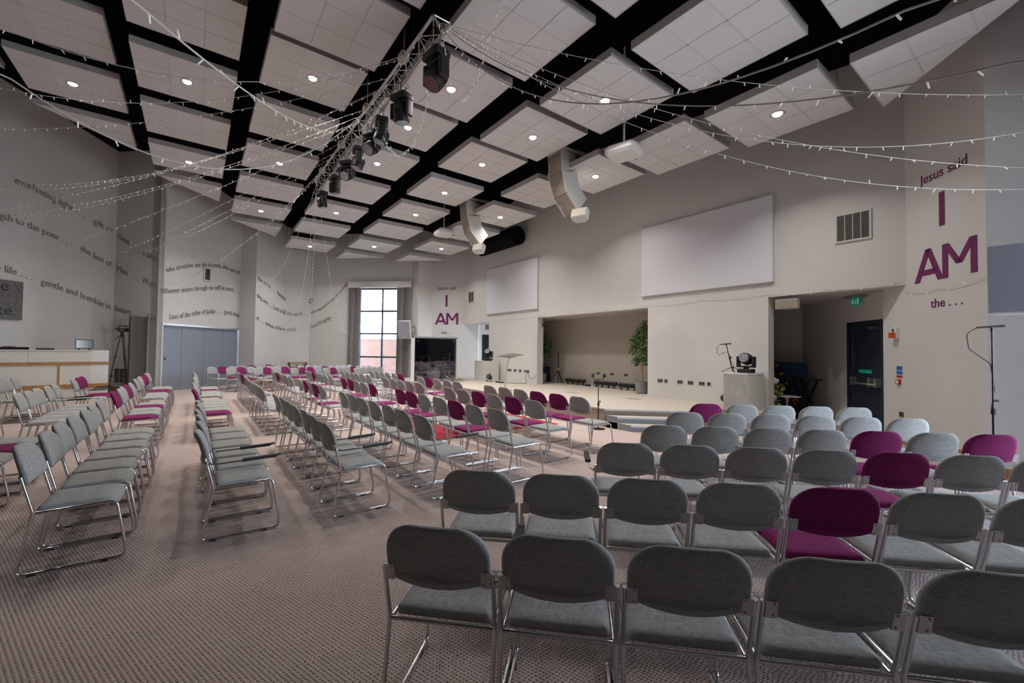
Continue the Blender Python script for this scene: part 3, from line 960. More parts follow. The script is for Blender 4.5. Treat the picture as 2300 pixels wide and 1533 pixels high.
def moving_head(loc, rz, tilt, label, lens, group, scale=1.0, up=False):
    t = thing('moving_head_light', label, 'stage light', loc, rz, group)
    t.scale = (scale,) * 3
    s = -1.0
    B = lambda: MB()
    # hanging: base at top, yoke arms down, head below; standing version is turned over
    base = B().rbox(-0.17, 0.17, -0.12, 0.12, -0.10, 0.0, 0.03)
    b_ = obj('base', base, M_BLACK, t)
    if up:
        t.rotation_euler = (pi, 0, rz)
    yk = B()
    yk.rbox(-0.05, 0.05, -0.05, 0.05, -0.13, -0.10, 0.02)
    yk.box(-0.19, 0.19, -0.06, 0.06, -0.175, -0.13)
    for sx in (-1, 1):
        yk.rbox(sx * 0.175 - 0.03, sx * 0.175 + 0.03, -0.075, 0.075, -0.40, -0.13, 0.02)
    obj('yoke', yk, M_BLACK, t)
    hd = B().lathe([(0.05, -0.16), (0.10, -0.15), (0.128, -0.10), (0.135, 0.0), (0.135, 0.10), (0.125, 0.13)], (0, 0, 0), 20)
    for k in range(5):
        hd.lathe([(0.137, -0.08 + k * 0.025), (0.141, -0.075 + k * 0.025), (0.137, -0.07 + k * 0.025)], (0, 0, 0), 20)
    h = obj('head', hd, M_BLACK, t, loc=(0, 0, -0.34), rot=(pi - tilt if not up else pi + tilt, 0, 0))
    ln = B().lathe([(0.001, 0.128), (0.11, 0.128), (0.112, 0.135), (0.001, 0.14)], (0, 0, 0), 20)
    lo = obj('lens', ln, M_LENS if lens != 'red' else M_REDLENS, h)
    cells = B()
    for rr, nn in ((0.0, 1), (0.045, 6), (0.088, 12)) if lens != 'red' else ((0.0, 1), (0.022, 6), (0.044, 12), (0.066, 18), (0.088, 24)):
        for q in range(nn):
            a = q * 2 * pi / max(1, nn)
            cells.ball((rr * cos(a), rr * sin(a), 0.137), 0.015 if lens != 'red' else 0.006, 6)
    obj('lens_cells', cells, mat('led_cell', (0.5, 0.5, 0.55), 0.1, 0.3) if lens != 'red' else mat('led_cell_red', (0.35, 0.16, 0.18), 0.1), lo)
    if not up:
        for sx in (-0.09, 0.09):
            cl = B()
            cl.tube([(sx, 0, 0), (sx, 0, 0.10)], 0.012, 6)
            cl.tube([(sx + 0.02, 0.045 * cos(a), 0.13 + 0.045 * sin(a)) for a in [k * pi / 5 for k in range(11)]], 0.008, 6)
            obj('hook_clamp', cl, M_PLATE, t)
        obj('power_cable', B().tube(fillet([(0.1, -0.1, -0.05), (0.22, -0.25, -0.02), (0.25, -0.2, 0.14), (0.12, -0.05, 0.16)], 0.06), 0.007, 6), M_BLACK, t)
    return t

HEADS = [(-6.13, 0.15, 0.55, 'red', 1.22), (-7.56, 0.4, -0.2, 'white', 1.1), (-8.62, -0.3, 0.35, 'white', 1.05), (-9.25, 0.5, 0.9, 'white', 1.05), (-10.2, -0.2, 0.3, 'white', 1.05), (-11.1, 0.6, 0.9, 'white', 1.0), (-12.3, 0.2, -0.15, 'white', 1.0), (-13.75, 0.1, -0.2, 'white', 1.0)]
for k, (x, rz, tl, ln, sc) in enumerate(HEADS):
    where = 'nearest the camera, with a reddish LED face' if k == 0 else '%s from the camera end' % ORD[k]
    moving_head((x, 3.0, 6.42), rz, tl, 'black moving head light under the truss, ' + where, ln, 'moving heads on the truss', sc)

# ---------------------------------------------------------------- fairy light strings
STR = [('S1', [-9.6, 2.83, 6.8], [-2.53, -0.29, 3.18], 0.43, 1.40), ('S2', [-6.3, 2.83, 6.8], [-4.59, -1.19, 3.58], 1.40, 1.6), ('S3', [-7.0, 2.83, 6.8], [-8.41, -2.21, 5.78], 0.61, 3.0),
       ('S4', [-7.1, 2.83, 6.8], [-12.23, -3.16, 6.51], 0.54, 1.72), ('S5', [-7.8, 2.83, 6.8], [-13.71, -3.46, 6.22], 0.27, 1.5), ('S6', [-8.2, 2.83, 6.8], [-18.77, -4.75, 6.4], 0.74, 1.0),
       ('S7', [-8.3, 2.83, 6.8], [-18.77, -4.74, 6.18], 0.64, 1.0), ('S8', [-9.1, 2.83, 6.8], [-18.79, -4.72, 5.53], 0.2, 1.0), ('S9', [-9.4, 2.83, 6.8], [-18.8, -4.72, 5.36], 0.39, 1.0),
       ('S10', [-9.8, 2.83, 6.8], [-18.8, -4.71, 5.13], 0.28, 1.0), ('S11', [-10.4, 2.83, 6.8], [-18.98, -4.54, 3.94], 0.12, 1.0), ('S12', [-10.9, 2.83, 6.8], [-20.5, -3.02, 4.36], 0.1, 1.0),
       ('S13', [-11.6, 2.83, 6.8], [-21.06, -2.45, 4.52], 0.1, 1.0), ('S14', [-12.0, 2.83, 6.8], [-19.74, -1.19, 5.11], 0.15, 1.0), ('S15', [-12.6, 2.83, 6.8], [-20.14, -0.79, 3.92], 0.49, 1.0),
       ('S16', [-13.0, 2.83, 6.8], [-21.54, 0.69, 5.6], 0.42, 1.0), ('S17', [-13.3, 2.83, 6.8], [-21.98, 2.13, 4.44], 1.03, 1.0), ('S18', [-13.6, 2.83, 6.8], [-23.4, 3.98, 3.69], 1.06, 1.0),
       ('S19', [-13.7, 2.83, 6.8], [-23.4, 4.61, 3.06], 1.2, 1.0), ('S20', [-13.8, 2.83, 6.8], [-21.88, 6.12, 2.46], 1.18, 1.0),
       ('R1', [-5.95, 2.9, 6.8], [-0.38, 2.76, 3.31], 0.88, 1.6), ('R2', [-5.95, 2.9, 6.8], [-0.14, 4.07, 3.45], 0.74, 1.4), ('R3', [-5.95, 3.0, 6.8], [-0.3, 8.44, 4.97], 0.33, 1.0),
       ('R4', [-5.95, 3.0, 6.8], [-0.31, 8.44, 4.5], 0.87, 1.0), ('R5', [-5.95, 3.0, 6.8], [-0.32, 8.44, 4.03], 0.50, 1.0), ('R6', [-5.95, 3.0, 6.8], [-0.32, 8.44, 3.76], 0.76, 1.0)]
WHERE = {'S1': 'thick in front at top left, ending nearest the camera', 'S2': 'sagging deepest across the left foreground', 'S3': 'topmost to run off the left edge of the photo', 'S4': 'second from the top at the left edge',
         'S5': 'third from the top at the left edge', 'S6': 'fourth from the top at the left edge', 'S7': 'fifth from the top at the left edge', 'S8': 'sixth from the top at the left edge', 'S9': 'seventh from the top at the left edge',
         'S10': 'eighth from the top at the left edge', 'S11': 'ending above the stone-print board', 'S12': 'ending low on the wall right of the stone-print board', 'S13': 'ending in the wall corner above the video camera',
         'S14': 'ending highest above the left end of the folding door', 'S15': 'ending above the folding door over the wall lettering', 'S16': 'ending beside the small dark vent above the folding door', 'S17': 'ending on the plain wall right of the folding door',
         'S18': 'ending on the narrow far end wall', 'S19': 'ending in the far corner left of the window wall', 'S20': 'hanging down to the left window curtain', 'R1': 'thickest, crossing the top right towards the camera',
         'R2': 'second thickest, crossing the top right', 'R3': 'topmost to reach the right pier', 'R4': 'second from the top on the right pier', 'R5': 'third from the top on the right pier', 'R6': 'lowest on the right pier'}
BULB = MB().lathe([(0.0005, -0.052), (0.005, -0.047), (0.0055, -0.016), (0.004, 0.0), (0.0005, 0.001)], (0, 0, 0), 6).mesh('bulb', M_BULB)

def string_light(pts, label, spacing, rad, group, name='fairy_light_string', seed=0):
    r = random.Random(seed)
    P = [Vector(p) for p in pts]
    t = thing(name, label, 'string lights', P[0], 0, group)
    o0 = P[0]
    obj('cable', MB().tube([p - o0 for p in P], rad, 5), M_CABLE, t)
    acc = 0.0; nxt = spacing * 0.6; cnt = 0
    for a, b in zip(P, P[1:]):
        L = (b - a).length
        while acc + L >= nxt and cnt < 98:
            q = a + (b - a) * ((nxt - acc) / L)
            bo = bpy.data.objects.new('bulb', BULB); COL.objects.link(bo); bo.parent = t
            bo.location = q - o0
            bo.rotation_euler = (r.uniform(-0.7, 0.7) + (pi if r.random() < 0.14 else 0), r.uniform(-0.7, 0.7), 0)
            nxt += spacing * r.uniform(0.75, 1.25); cnt += 1
        acc += L

for k, (n_, a, b, sag, tm) in enumerate(STR):
    a = Vector(a); b = Vector(b)
    pts = []
    N = 44
    for q in range(N + 1):
        u = tm * q / N
        p = a + (b - a) * u
        if u <= 1: p.z -= sag * 4 * u * (1 - u)
        else: p.z += sag * 4 * (u - 1) * 0.35
        pts.append(p)
    near = n_ in ('S1', 'S2', 'R1', 'R2', 'S3')
    string_light(pts, 'fairy light string, ' + WHERE[n_], 0.27 if near else 0.26, 0.0062 if near else 0.0042, 'fairy lights strung from the truss', seed=k)
GA = [[(-5.95, 3.0, 6.75), (-5.9, 3.06, 6.2), (-6.0, 3.2, 5.75), (-5.85, 3.3, 5.55), (-5.5, 3.35, 5.7), (-5.3, 3.4, 6.1), (-5.05, 3.45, 6.6), (-4.85, 3.5, 7.0), (-4.8, 3.55, RZ[2][2])],
      [(-6.05, 2.9, 6.55), (-6.4, 3.0, 6.1), (-6.75, 3.1, 5.7), (-7.2, 3.1, 5.35), (-7.8, 3.05, 5.35), (-8.3, 3.0, 5.75), (-8.8, 2.95, 6.55)],
      [(-5.98, 3.0, 6.6), (-5.95, 3.02, 6.2), (-6.05, 3.05, 5.9)]]
GL = ['tangled garland of fairy lights looping from the truss end up to a raft', 'fairy light garland drooping between the nearest truss lights', 'short loose tail of fairy lights hanging beside the nearest truss light']
for k, g in enumerate(GA):
    string_light(fillet(g, 0.3, 5), GL[k], 0.06, 0.0036, 'fairy light garlands at the truss end', 'fairy_light_garland', 50 + k)

def wall_string(pts, label, k):
    P = []
    for a, b in zip(pts, pts[1:]):
        a = Vector(a); b = Vector(b)
        for q in range(8):
            u = q / 8
            p = a + (b - a) * u; p.z -= 0.05 * 4 * u * (1 - u)
            P.append(p)
    P.append(Vector(pts[-1]))
    string_light(P, label, 0.35, 0.0036, 'fairy lights pinned along the walls', 'fairy_light_string', 80 + k)
y_ = YW - 0.02
wall_string([(-15.5, y_, 2.98), (-13.9, y_, 3.0), (-12.22, y_, 2.99), (-10.6, y_, 2.99), (-9.0, y_, 2.97), (-7.33, y_, 2.99), (-5.7, y_, 3.0), (-4.15, y_, 2.99), (-2.9, y_, 2.98), (-1.9, y_, 2.99)], 'fairy light string pinned along the stage wall above its openings', 0)
wall_string([(-1.87, 10.395, 2.82), (-1.35, 9.88, 2.74), (-0.78, 9.30, 2.80)], 'unlit fairy light string drooping under the right purple letters', 1)
wall_string([(-22.0, 2.17, 2.62), (-22.7, 2.87, 2.5), (-23.42, 3.62, 2.5)], 'unlit fairy light string drooping on the plain wall right of the folding door', 2)
wall_string([(-23.42, 4.66, 2.5), (-22.6, 5.48, 2.46), (-21.95, 6.13, 2.47)], 'unlit fairy light string pinned on the wall left of the window curtain', 3)
wall_string([(-19.4, -4.16, 3.5), (-20.0, -3.56, 3.3), (-20.6, -2.96, 3.28), (-21.1, -2.46, 3.25)], 'unlit fairy light string drooping from the stone-print board to the wall corner', 4)
# ---------------------------------------------------------------- chairs
def ylean(z):
    return 0.077 - 0.245 * (z - 0.426) - 0.283

def chair_meshes():
    D = {}
    for sx, nm in ((-1, 'l'), (1, 'r')):
        x = 0.236 * sx
        path = fillet([(x, ylean(0.69), 0.69), (x, -0.206, 0.43), (x, -0.283, 0.012), (x, 0.283, 0.012), (x - 0.0 * sx, 0.282, 0.10), (x - 0.008 * sx, 0.225, 0.437), (x - 0.008 * sx, -0.20, 0.428)], [0, 0.10, 0.042, 0.05, 0.05, 0.045, 0], 5)
        D['frame' + nm] = MB().tube(path, 0.0105, 8).mesh('side_frame', M_CHROME)
        gm = MB()
        for y in (-0.20, 0.17):
            gm.box(x - 0.013, x + 0.013, y - 0.02, y + 0.02, 0.0, 0.014)
        D['glide' + nm] = gm.mesh('floor_glide', M_DKRUB)
        bm_ = MB()
        zc = 0.660
        s = -0.245
        ay = Vector((0, s, 1)).normalized()
        c = Vector((0.209 * sx, ylean(zc) - 0.010, zc))
        bm_.obox(c, (0.021, 0, 0), Vector((0, 1, 0.245)).normalized() * 0.003, ay * 0.036)
        for dz in (-0.024, 0.024):
            bm_.ball(c + Vector((-0.008 * sx, -0.004 - 0.245 * dz, dz)), 0.005, 6)
        D['bracket' + nm] = bm_.mesh('back_bracket', M_PLATE)
    D['rear'] = MB().tube([(-0.236, -0.206, 0.424), (0.236, -0.206, 0.424)], 0.010, 8).mesh('rear_rail', M_CHROME)
    D['front'] = MB().tube([(-0.23, 0.17, 0.418), (0.23, 0.17, 0.418)], 0.008, 8).mesh('seat_rail', M_CHROME)
    so = rrect(-0.218, 0.218, -0.193, 0.236, (0.05, 0.05, 0.025, 0.025), 5)
    def smap(x, y, z):
        drop = 0.0
        if y > 0.12: drop = 0.035 * ((y - 0.12) / 0.116) ** 2
        return (x, y, z - drop - 0.010 * (1 - (x / 0.22) ** 2) * max(0, 1 - abs(y) / 0.22) + 0.012 * (y + 0.19))
    lay = [(0.035, 0.424), (0.008, 0.430), (0.0, 0.445), (0.004, 0.460), (0.018, 0.470), (0.06, 0.475), (0.14, 0.476)]
    seat = MB().pad(so, lay, smap)
    bo = rrect(-0.228, 0.228, 0.634, 0.890, (0.145, 0.145, 0.03, 0.03), 9, bulge=0.030)
    def bmap(x, z, t):
        return (x, ylean(z) + t - 0.028 + 0.040 * (x / 0.226) ** 2, z)
    layb = [(0.05, -0.014), (0.016, -0.012), (0.004, -0.006), (0.0, 0.004), (0.004, 0.016), (0.016, 0.024), (0.05, 0.029), (0.10, 0.031)]
    back = MB().pad(bo, layb, bmap)
    for col, m in (('grey', M_GREY), ('maroon', M_MAROON)):
        D['seat' + col] = seat.mesh('seat', m)
        D['back' + col] = back.mesh('backrest', m)
    for sx, nm in ((-1, 'l'), (1, 'r')):
        x = 0.246 * sx
        am = MB().tube(fillet([(x, ylean(0.645), 0.645), (x + 0.03 * sx, ylean(0.645) + 0.06, 0.64), (x + 0.035 * sx, 0.02, 0.645)], 0.03, 3), 0.008, 6)
        am.ball((x, ylean(0.645), 0.645), 0.016, 8)
        D['armbar' + nm] = am.mesh('arm_bar', M_CHROME)
        pm = MB().obox((x + 0.035 * sx, 0.115, 0.655), (0.024, 0, 0), (0, 0.125, 0.004), (0, 0, 0.011))
        pm.obox((x + 0.035 * sx, 0.255, 0.664), (0.020, 0, 0), (0, 0.02, 0.004), (0, 0, 0.006))
        D['armpad' + nm] = pm.mesh('arm_pad', M_DKRUB)
    for k, me in D.items():
        smooth_by_angle(me, 50)
    return D
CM = chair_meshes()
NCH = [0]

def chair(x, y, rz, col, label, group, arm=''):
    """x, y: floor point under the top of the backrest"""
    fx, fy = -sin(rz), cos(rz)
    t = thing('chair', label, 'chair', (x + fx * 0.335, y + fy * 0.335, 0), rz, group)
    NCH[0] += 1
    parts = [('seat', 'seat' + col), ('backrest', 'back' + col), ('side_frame', 'framel'), ('side_frame', 'framer'), ('rear_rail', 'rear'), ('seat_rail', 'front'),
             ('back_bracket', 'bracketl'), ('back_bracket', 'bracketr'), ('floor_glide', 'glidel'), ('floor_glide', 'glider')]
    for nm, key in parts:
        o = bpy.data.objects.new(nm, CM[key]); COL.objects.link(o); o.parent = t
    for s in arm:
        o = bpy.data.objects.new('arm_bar', CM['armbar' + s]); COL.objects.link(o); o.parent = t
        p = bpy.data.objects.new('arm_pad', CM['armpad' + s]); COL.objects.link(p); p.parent = o
    return t

CN = {'g': 'grey', 'm': 'maroon'}
BANK = {'R': 'near bank', 'M': 'middle bank', 'L': 'far bank'}
# rows facing the stage: y, bank, first x, colours from right to left, arms
ROWS = [(5.0, 0, 'R', -4.87, 'gmmggg', {}), (5.0, 0, 'M', -8.88, 'gggmg', {}), (5.0, 0, 'L', -12.36, 'mggggg', {}),
        (4.03, 1, 'R', -4.87, 'gmgmgg', {}), (4.03, 1, 'M', -8.92, 'ggggg', {}), (4.03, 1, 'L', -12.4, 'gggggg', {}),
        (3.01, 2, 'R', -4.38, 'ggmggmm', {}), (3.01, 2, 'M', -9.05, 'mggmm', {}), (3.01, 2, 'L', -12.5, 'ggggmgg', {}),
        (2.01, 3, 'R', -4.40, 'ggggggg', {0: 'r'}), (2.01, 3, 'M', -9.05, 'gmgmg', {}), (2.01, 3, 'L', -12.5, 'ggggmgg', {}),
        (1.03, 4, 'R', -4.48, 'ggggggg', {0: 'r', 1: 'r'}), (1.0, 4, 'M', -9.25, 'ggggg', {}), (1.05, 4, 'L', -12.5, 'ggmmggg', {}),
        (0.04, 5, 'R', -4.56, 'gggggg', {0: 'r', 1: 'r'}), (0.0, 5, 'M', -9.2, 'mgggg', {}), (0.0, 5, 'L', -12.6, 'gggmgg', {}),
        (-1.0, 6, 'R', -4.62, 'ggggggg', {}), (-1.04, 6, 'M', -9.25, 'mggmg', {}), (-1.07, 6, 'L', -12.7, 'gggmmgg', {}),
        (-2.08, 7, 'R', -6.62, 'gmg', {}), (-2.12, 7, 'M', -9.45, 'ggggg', {4: 'r', 3: 'r'}), (-2.15, 7, 'L', -13.2, 'gmm', {0: 'r', 1: 'r', 2: 'r'}),
        (-3.2, 8, 'M', -9.75, 'gmg', {}), (-3.28, 8, 'L', -13.4, 'ggg', {})]
for y, rw, bk, x0, cols, arms in ROWS:
    for k, c in enumerate(cols):
        lab = '%s padded chair, %s from the right, %s row from the stage, %s' % (CN[c], ORD[k], ORD[rw], BANK[bk])
        if k in arms: lab = lab.replace('padded chair', 'arm-pad chair')
        chair(x0 - 0.52 * k, y + 0.012 * sin(k * 2.1 + rw), 0.02 * sin(k * 1.7 + rw * 2), CN[c], lab, '%s, %s row from the stage' % (BANK[bk], ORD[rw]), arms.get(k, ''))
# angled block at right
RB = [((-1.57, 0.79), (0.357, 0.345), 'ggggg', {0: 'r'}, 'row nearest the camera'), ((-2.16, 1.37), (0.350, 0.358), 'ggggmgg', {}, 'second row from the camera'), ((-2.15, 2.77), (0.342, 0.360), 'ggggmgg', {0: 'l'}, 'third row from the camera'),
      ((-2.46, 3.78), (0.334, 0.366), 'ggggmgm', {}, 'fourth row from the camera'), ((-2.87, 4.85), (0.339, 0.352), 'gggggg', {}, 'fifth row from the camera'), ((-3.19, 5.94), (0.325, 0.345), 'mgggg', {}, 'row nearest the steps')]
for (x0, y0), (dx, dy), cols, arms, rn in RB:
    a = atan2(dy, dx)
    st = max(0.5, hypot(dx, dy)); q = st / hypot(dx, dy)
    for k, c in enumerate(cols):
        lab = '%s padded chair, %s from the left, %s, right angled block' % (CN[c], ORD[k], rn)
        if k in arms: lab = lab.replace('padded chair', 'arm-pad chair')
        chair(x0 + dx * k * q, y0 + dy * k * q, a, CN[c], lab, 'right angled block, ' + rn, arms.get(k, ''))
# angled block far left, under the far window, facing the camera side
FB = [((-17.2, 5.15), 'ggggg', 'front row'), ((-17.68, 4.10), 'gmggmggg', 'second row'), ((-18.19, 3.06), 'gmmgmgggg', 'third row'), ((-18.39, 1.86), 'gmgmmggggg', 'fourth row'), ((-19.06, 1.06), 'gmggggggg', 'fifth row'), ((-19.9, 0.50), 'gmggmgmg', 'back row')]
for ri, ((x0, y0), cols, rn) in enumerate(FB):
    for k, c in enumerate(cols):
        arms = {(3, 0): 'l', (4, 0): 'l'}.get((ri, k), '')
        lab = '%s padded chair, %s from the left, %s of the far angled block' % (CN[c], ORD[k], rn)
        if arms: lab = lab.replace('padded chair', 'arm-pad chair')
        chair(x0 - 0.364 * k, y0 + 0.364 * k, -pi / 4 + 0.02 * sin(k * 1.3 + ri), CN[c], lab, 'far angled block, ' + rn, arms)
# ---------------------------------------------------------------- lettering on the walls
def purple(mb, txt, p0, d, n, s0, s1, z0, h=None):
    x0, x1, y0, y1 = text_extent(txt)
    sx = (s1 - s0) / (x1 - x0)
    sy = sx if h is None else h / (y1 - max(0, y0) if y0 < 0 else y1 - y0)
    solid_text(mb, txt, lambda x, y, dd: p0 + d * (s0 + (x - x0) * sx) + n * (0.002 + dd * 0.5) + Vector((0, 0, z0 + y * sy)))

def strokes(mb, segs, p0, d, n, w):
    """bold upright capitals from straight strokes ((s, z), (s, z))"""
    for (s0, z0), (s1, z1) in segs:
        a = p0 + d * s0 + Vector((0, 0, z0)); b = p0 + d * s1 + Vector((0, 0, z1))
        if abs(s1 - s0) < 1e-6:
            hx = d * w
        elif abs(z1 - z0) < 1e-6:
            hx = Vector((0, 0, w * 0.9))
        else:
            hx = d * w * 1.06
        vs = [a - hx, a + hx, b + hx, b - hx]
        vs2 = [v + n * 0.008 for v in vs]
        mb.add([v + n * 0.002 for v in vs] + vs2, [(0, 1, 2, 3), (7, 6, 5, 4), (0, 4, 5, 1), (1, 5, 6, 2), (2, 6, 7, 3), (3, 7, 4, 0)])

def i_am(p0, d, n, side):
    w = 0.052
    L = lambda m: tag(m[0], m[1], 'wall lettering', 'purple lettering on the %s angled wall' % side)
    mb = MB(); purple(mb, 'Jesus said', p0, d, n, 0.30, 1.20, 4.61)
    L((obj('wall_lettering', mb, M_PURPLE), 'small purple words Jesus said, top line on the %s angled wall' % side))
    mb = MB(); strokes(mb, [((0.74, 3.78), (0.74, 4.345))], p0, d, n, w)
    L((obj('wall_lettering', mb, M_PURPLE), 'large purple capital letter I on the %s angled wall' % side))
    mb = MB()
    zb, zt = 2.90, 3.46
    strokes(mb, [((0.22, zb), (0.46, zt)), ((0.46, zt), (0.70, zb)), ((0.32, zb + 0.16), (0.60, zb + 0.16)), ((0.79, zb), (0.79, zt)), ((1.29, zb), (1.29, zt)), ((0.80, zt), (1.04, zb + 0.2)), ((1.04, zb + 0.2), (1.28, zt))], p0, d, n, w)
    L((obj('wall_lettering', mb, M_PURPLE), 'large purple letters AM on the %s angled wall' % side))
    mb = MB(); purple(mb, 'the . . .', p0, d, n, 0.50, 1.09, 2.44)
    L((obj('wall_lettering', mb, M_PURPLE), 'small purple word the with dots, bottom line on the %s angled wall' % side))
i_am(Vector((-18.88, 9.24, 0)), Vector((R2, R2, 0)), Vector((R2, -R2, 0)), 'left')
i_am(Vector((-1.80, 10.353, 0)), Vector((R2, -R2, 0)), Vector((-R2, -R2, 0)), 'right')

def curve_text(txt, pts, n, h, label, grp):
    """lettering that follows a wavy line of world points (x, y, z) on one wall"""
    P = [Vector(p) for p in pts]
    cum = [0.0]
    for a, b in zip(P, P[1:]): cum.append(cum[-1] + (Vector((b.x, b.y, 0)) - Vector((a.x, a.y, 0))).length)
    x0, x1, y0, y1 = text_extent(txt)
    n = Vector((*n, 0))
    def at(s):
        s = min(max(s, 0), cum[-1] - 1e-6)
        k = 0
        while k < len(cum) - 2 and s > cum[k + 1]: k += 1
        u = (s - cum[k]) / (cum[k + 1] - cum[k])
        # Catmull-Rom in height
        z_1 = P[max(0, k - 1)].z; za = P[k].z; zb = P[k + 1].z; z2 = P[min(len(P) - 1, k + 2)].z
        z = 0.5 * ((2 * za) + (zb - z_1) * u + (2 * z_1 - 5 * za + 4 * zb - z2) * u * u + (3 * za - z_1 - 3 * zb + z2) * u ** 3)
        q = P[k].lerp(P[k + 1], u)
        return Vector((q.x, q.y, z))
    mb = MB()
    sc = cum[-1] / (x1 - x0)
    solid_text(mb, txt, lambda x, y, dd: at((x - x0) * sc) + n * (0.003 + dd * 1.2) + Vector((0, 0, y * h)))
    tag(obj('wall_lettering', mb, M_LETTER), label, 'wall lettering', grp)

nB = (R2, R2); nV = (R2, -R2); nA = (R2, R2); nW = (R2, -R2)
g1 = 'grey quotation lettering along the left walls'
LT = 0.30
curve_text('everlasting light . . .', [(-19.138, -4.476, 6.512), (-19.453, -4.161, 6.445), (-19.791, -3.823, 6.30), (-20.244, -3.37, 6.16), (-20.45, -3.17, 6.06)], nB, LT, 'grey words everlasting light, high on the wall above the stone-print board', g1)
curve_text('gift of', [(-20.64, -2.974, 5.929), (-21.11, -2.504, 5.76)], nB, LT, 'grey words gift of, high on the wall left of the corner', g1)
curve_text('ngth to the poor . . .', [(-18.85, -4.764, 5.34), (-19.17, -4.444, 5.31), (-19.609, -4.005, 5.19), (-19.998, -3.616, 5.06), (-20.2, -3.41, 4.98)], nB, LT, 'grey words ngth to the poor, second line above the stone-print board', g1)
curve_text('the Son of', [(-20.393, -3.221, 4.88), (-20.724, -2.89, 4.70), (-21.098, -2.516, 4.53)], nB, LT, 'grey words the Son of, second line left of the wall corner', g1)
curve_text('e life . . .', [(-18.9, -4.714, 3.80), (-19.249, -4.365, 3.74), (-19.5, -4.114, 3.66)], nB, LT, 'grey words e life, directly above the stone-print board', g1)
curve_text('gentle and humble in', [(-19.651, -3.963, 3.56), (-20.086, -3.528, 3.42), (-20.612, -3.002, 3.20), (-21.105, -2.509, 2.98)], nB, LT, 'grey words gentle and humble in, right of the stone-print board', g1)
curve_text('God . . .  make', [(-21.13, -2.37, 5.60), (-20.564, -1.804, 5.15), (-20.381, -1.621, 4.98), (-19.95, -1.19, 4.74)], nV, LT, 'grey words God and make, top line on the wall with the floor vent', g1)
curve_text('Man . . .  Won', [(-21.12, -2.36, 4.40), (-20.598, -1.838, 4.10), (-20.295, -1.535, 3.94), (-19.95, -1.19, 3.80)], nV, LT, 'grey words Man and Won, middle line on the wall with the floor vent', g1)
curve_text('heart . . .  Lo', [(-21.13, -2.37, 2.93), (-20.448, -1.688, 2.71), (-20.124, -1.364, 2.63), (-19.93, -1.17, 2.58)], nV, LT, 'grey words heart and Lo, lowest line on the wall with the floor vent', g1)
e_ = 0.0
curve_text('who stretches out the heavens, who spreads', [(-20.07, -0.93, 4.391), (-20.5, -0.50, 4.62), (-20.851, -0.149, 4.79), (-21.5, 0.5, 4.98), (-21.918, 0.918, 5.02), (-22.55, 1.55, 4.94)], nA, LT * 0.95, 'grey line who stretches out the heavens, above the folding door', g1)
curve_text('Whoever enters through me will be saved . . .', [(-19.95, -1.05, 3.572), (-20.47, -0.53, 3.715), (-20.9, -0.1, 3.86), (-21.311, 0.311, 3.99), (-21.943, 0.943, 4.11), (-22.5, 1.5, 4.10)], nA, LT * 0.95, 'grey line whoever enters through me, above the folding door', g1)
curve_text('Lion of the tribe of Judah . . .   good shep', [(-20.215, -0.785, 2.66), (-20.764, -0.236, 2.82), (-21.2, 0.2, 2.98), (-21.807, 0.807, 3.08), (-22.227, 1.227, 3.08), (-22.55, 1.55, 3.02)], nA, LT * 0.95, 'grey line Lion of the tribe of Judah, just above the folding door', g1)
curve_text('the earth . . .  faithful', [(-22.087, 2.187, 4.70), (-22.593, 2.693, 4.48), (-22.983, 3.083, 4.25), (-23.4, 3.5, 3.99)], nA, LT, 'grey words the earth, top line right of the folding door', g1)
curve_text('ving one . . . Lord of all', [(-22.06, 2.16, 3.93), (-22.41, 2.51, 3.73), (-22.831, 2.931, 3.51), (-23.42, 3.52, 3.32)], nA, LT, 'grey words one and Lord of all, middle line right of the folding door', g1)
curve_text('rd . . .  saviour of the w', [(-22.06, 2.16, 2.91), (-22.437, 2.537, 2.74), (-22.857, 2.957, 2.57), (-23.42, 3.52, 2.50)], nA, LT, 'grey words rd and saviour, lowest line right of the folding door', g1)
curve_text('the earth . . .', [(-23.46, 3.60, 3.31), (-23.46, 3.90, 3.28), (-23.46, 4.16, 3.30), (-23.46, 4.60, 3.38)], (1, 0), LT, 'grey words the earth on the narrow end wall', g1)
curve_text('orld . . .', [(-23.46, 3.60, 2.50), (-23.46, 3.95, 2.50), (-23.46, 4.40, 2.58)], (1, 0), LT, 'grey letters orld on the narrow end wall', g1)
curve_text('who was and is and is coming', [(-23.42, 4.70, 3.42), (-22.985, 5.135, 3.66), (-22.648, 5.472, 4.02), (-22.314, 5.806, 4.45), (-22.016, 6.104, 4.90)], nW, LT * 0.9, 'grey line of words rising steeply beside the window pelmet', g1)
curve_text('Lord Almighty', [(-23.42, 4.70, 2.68), (-23.142, 4.978, 2.82), (-22.631, 5.489, 3.14)], nW, LT, 'grey words Lord Almighty, low on the wall left of the window', g1)

# stone-print board
bd = Vector((-R2, R2, 0)); bn = Vector((R2, R2, 0))
bc = Vector((-19.33, -4.284, 2.97)) - bd * 0.95 + bn * 0.03
t = thing('picture_board', 'square board printed with a stone wall and black words, on the left wall', 'picture', bc)
obj('board', MB().obox((0, 0, 0), bd * 0.95, bn * 0.025, (0, 0, 0.585)), M_STONE, t)
for txt, s1, z, h in (('he', 0.60, 0.27, 0.42), ('e', 0.42, -0.17, 0.46), ('ate.', 0.78, -0.45, 0.40)):
    x0, x1, y0, y1 = text_extent(txt)
    k = h
    obj('board_lettering', solid_text(MB(), txt, lambda x, y, dd: bd * (s1 - (x1 - x) * k) + bn * (0.0255 + dd * 0.3) + Vector((0, 0, z + y * k))), M_BLACK, t)

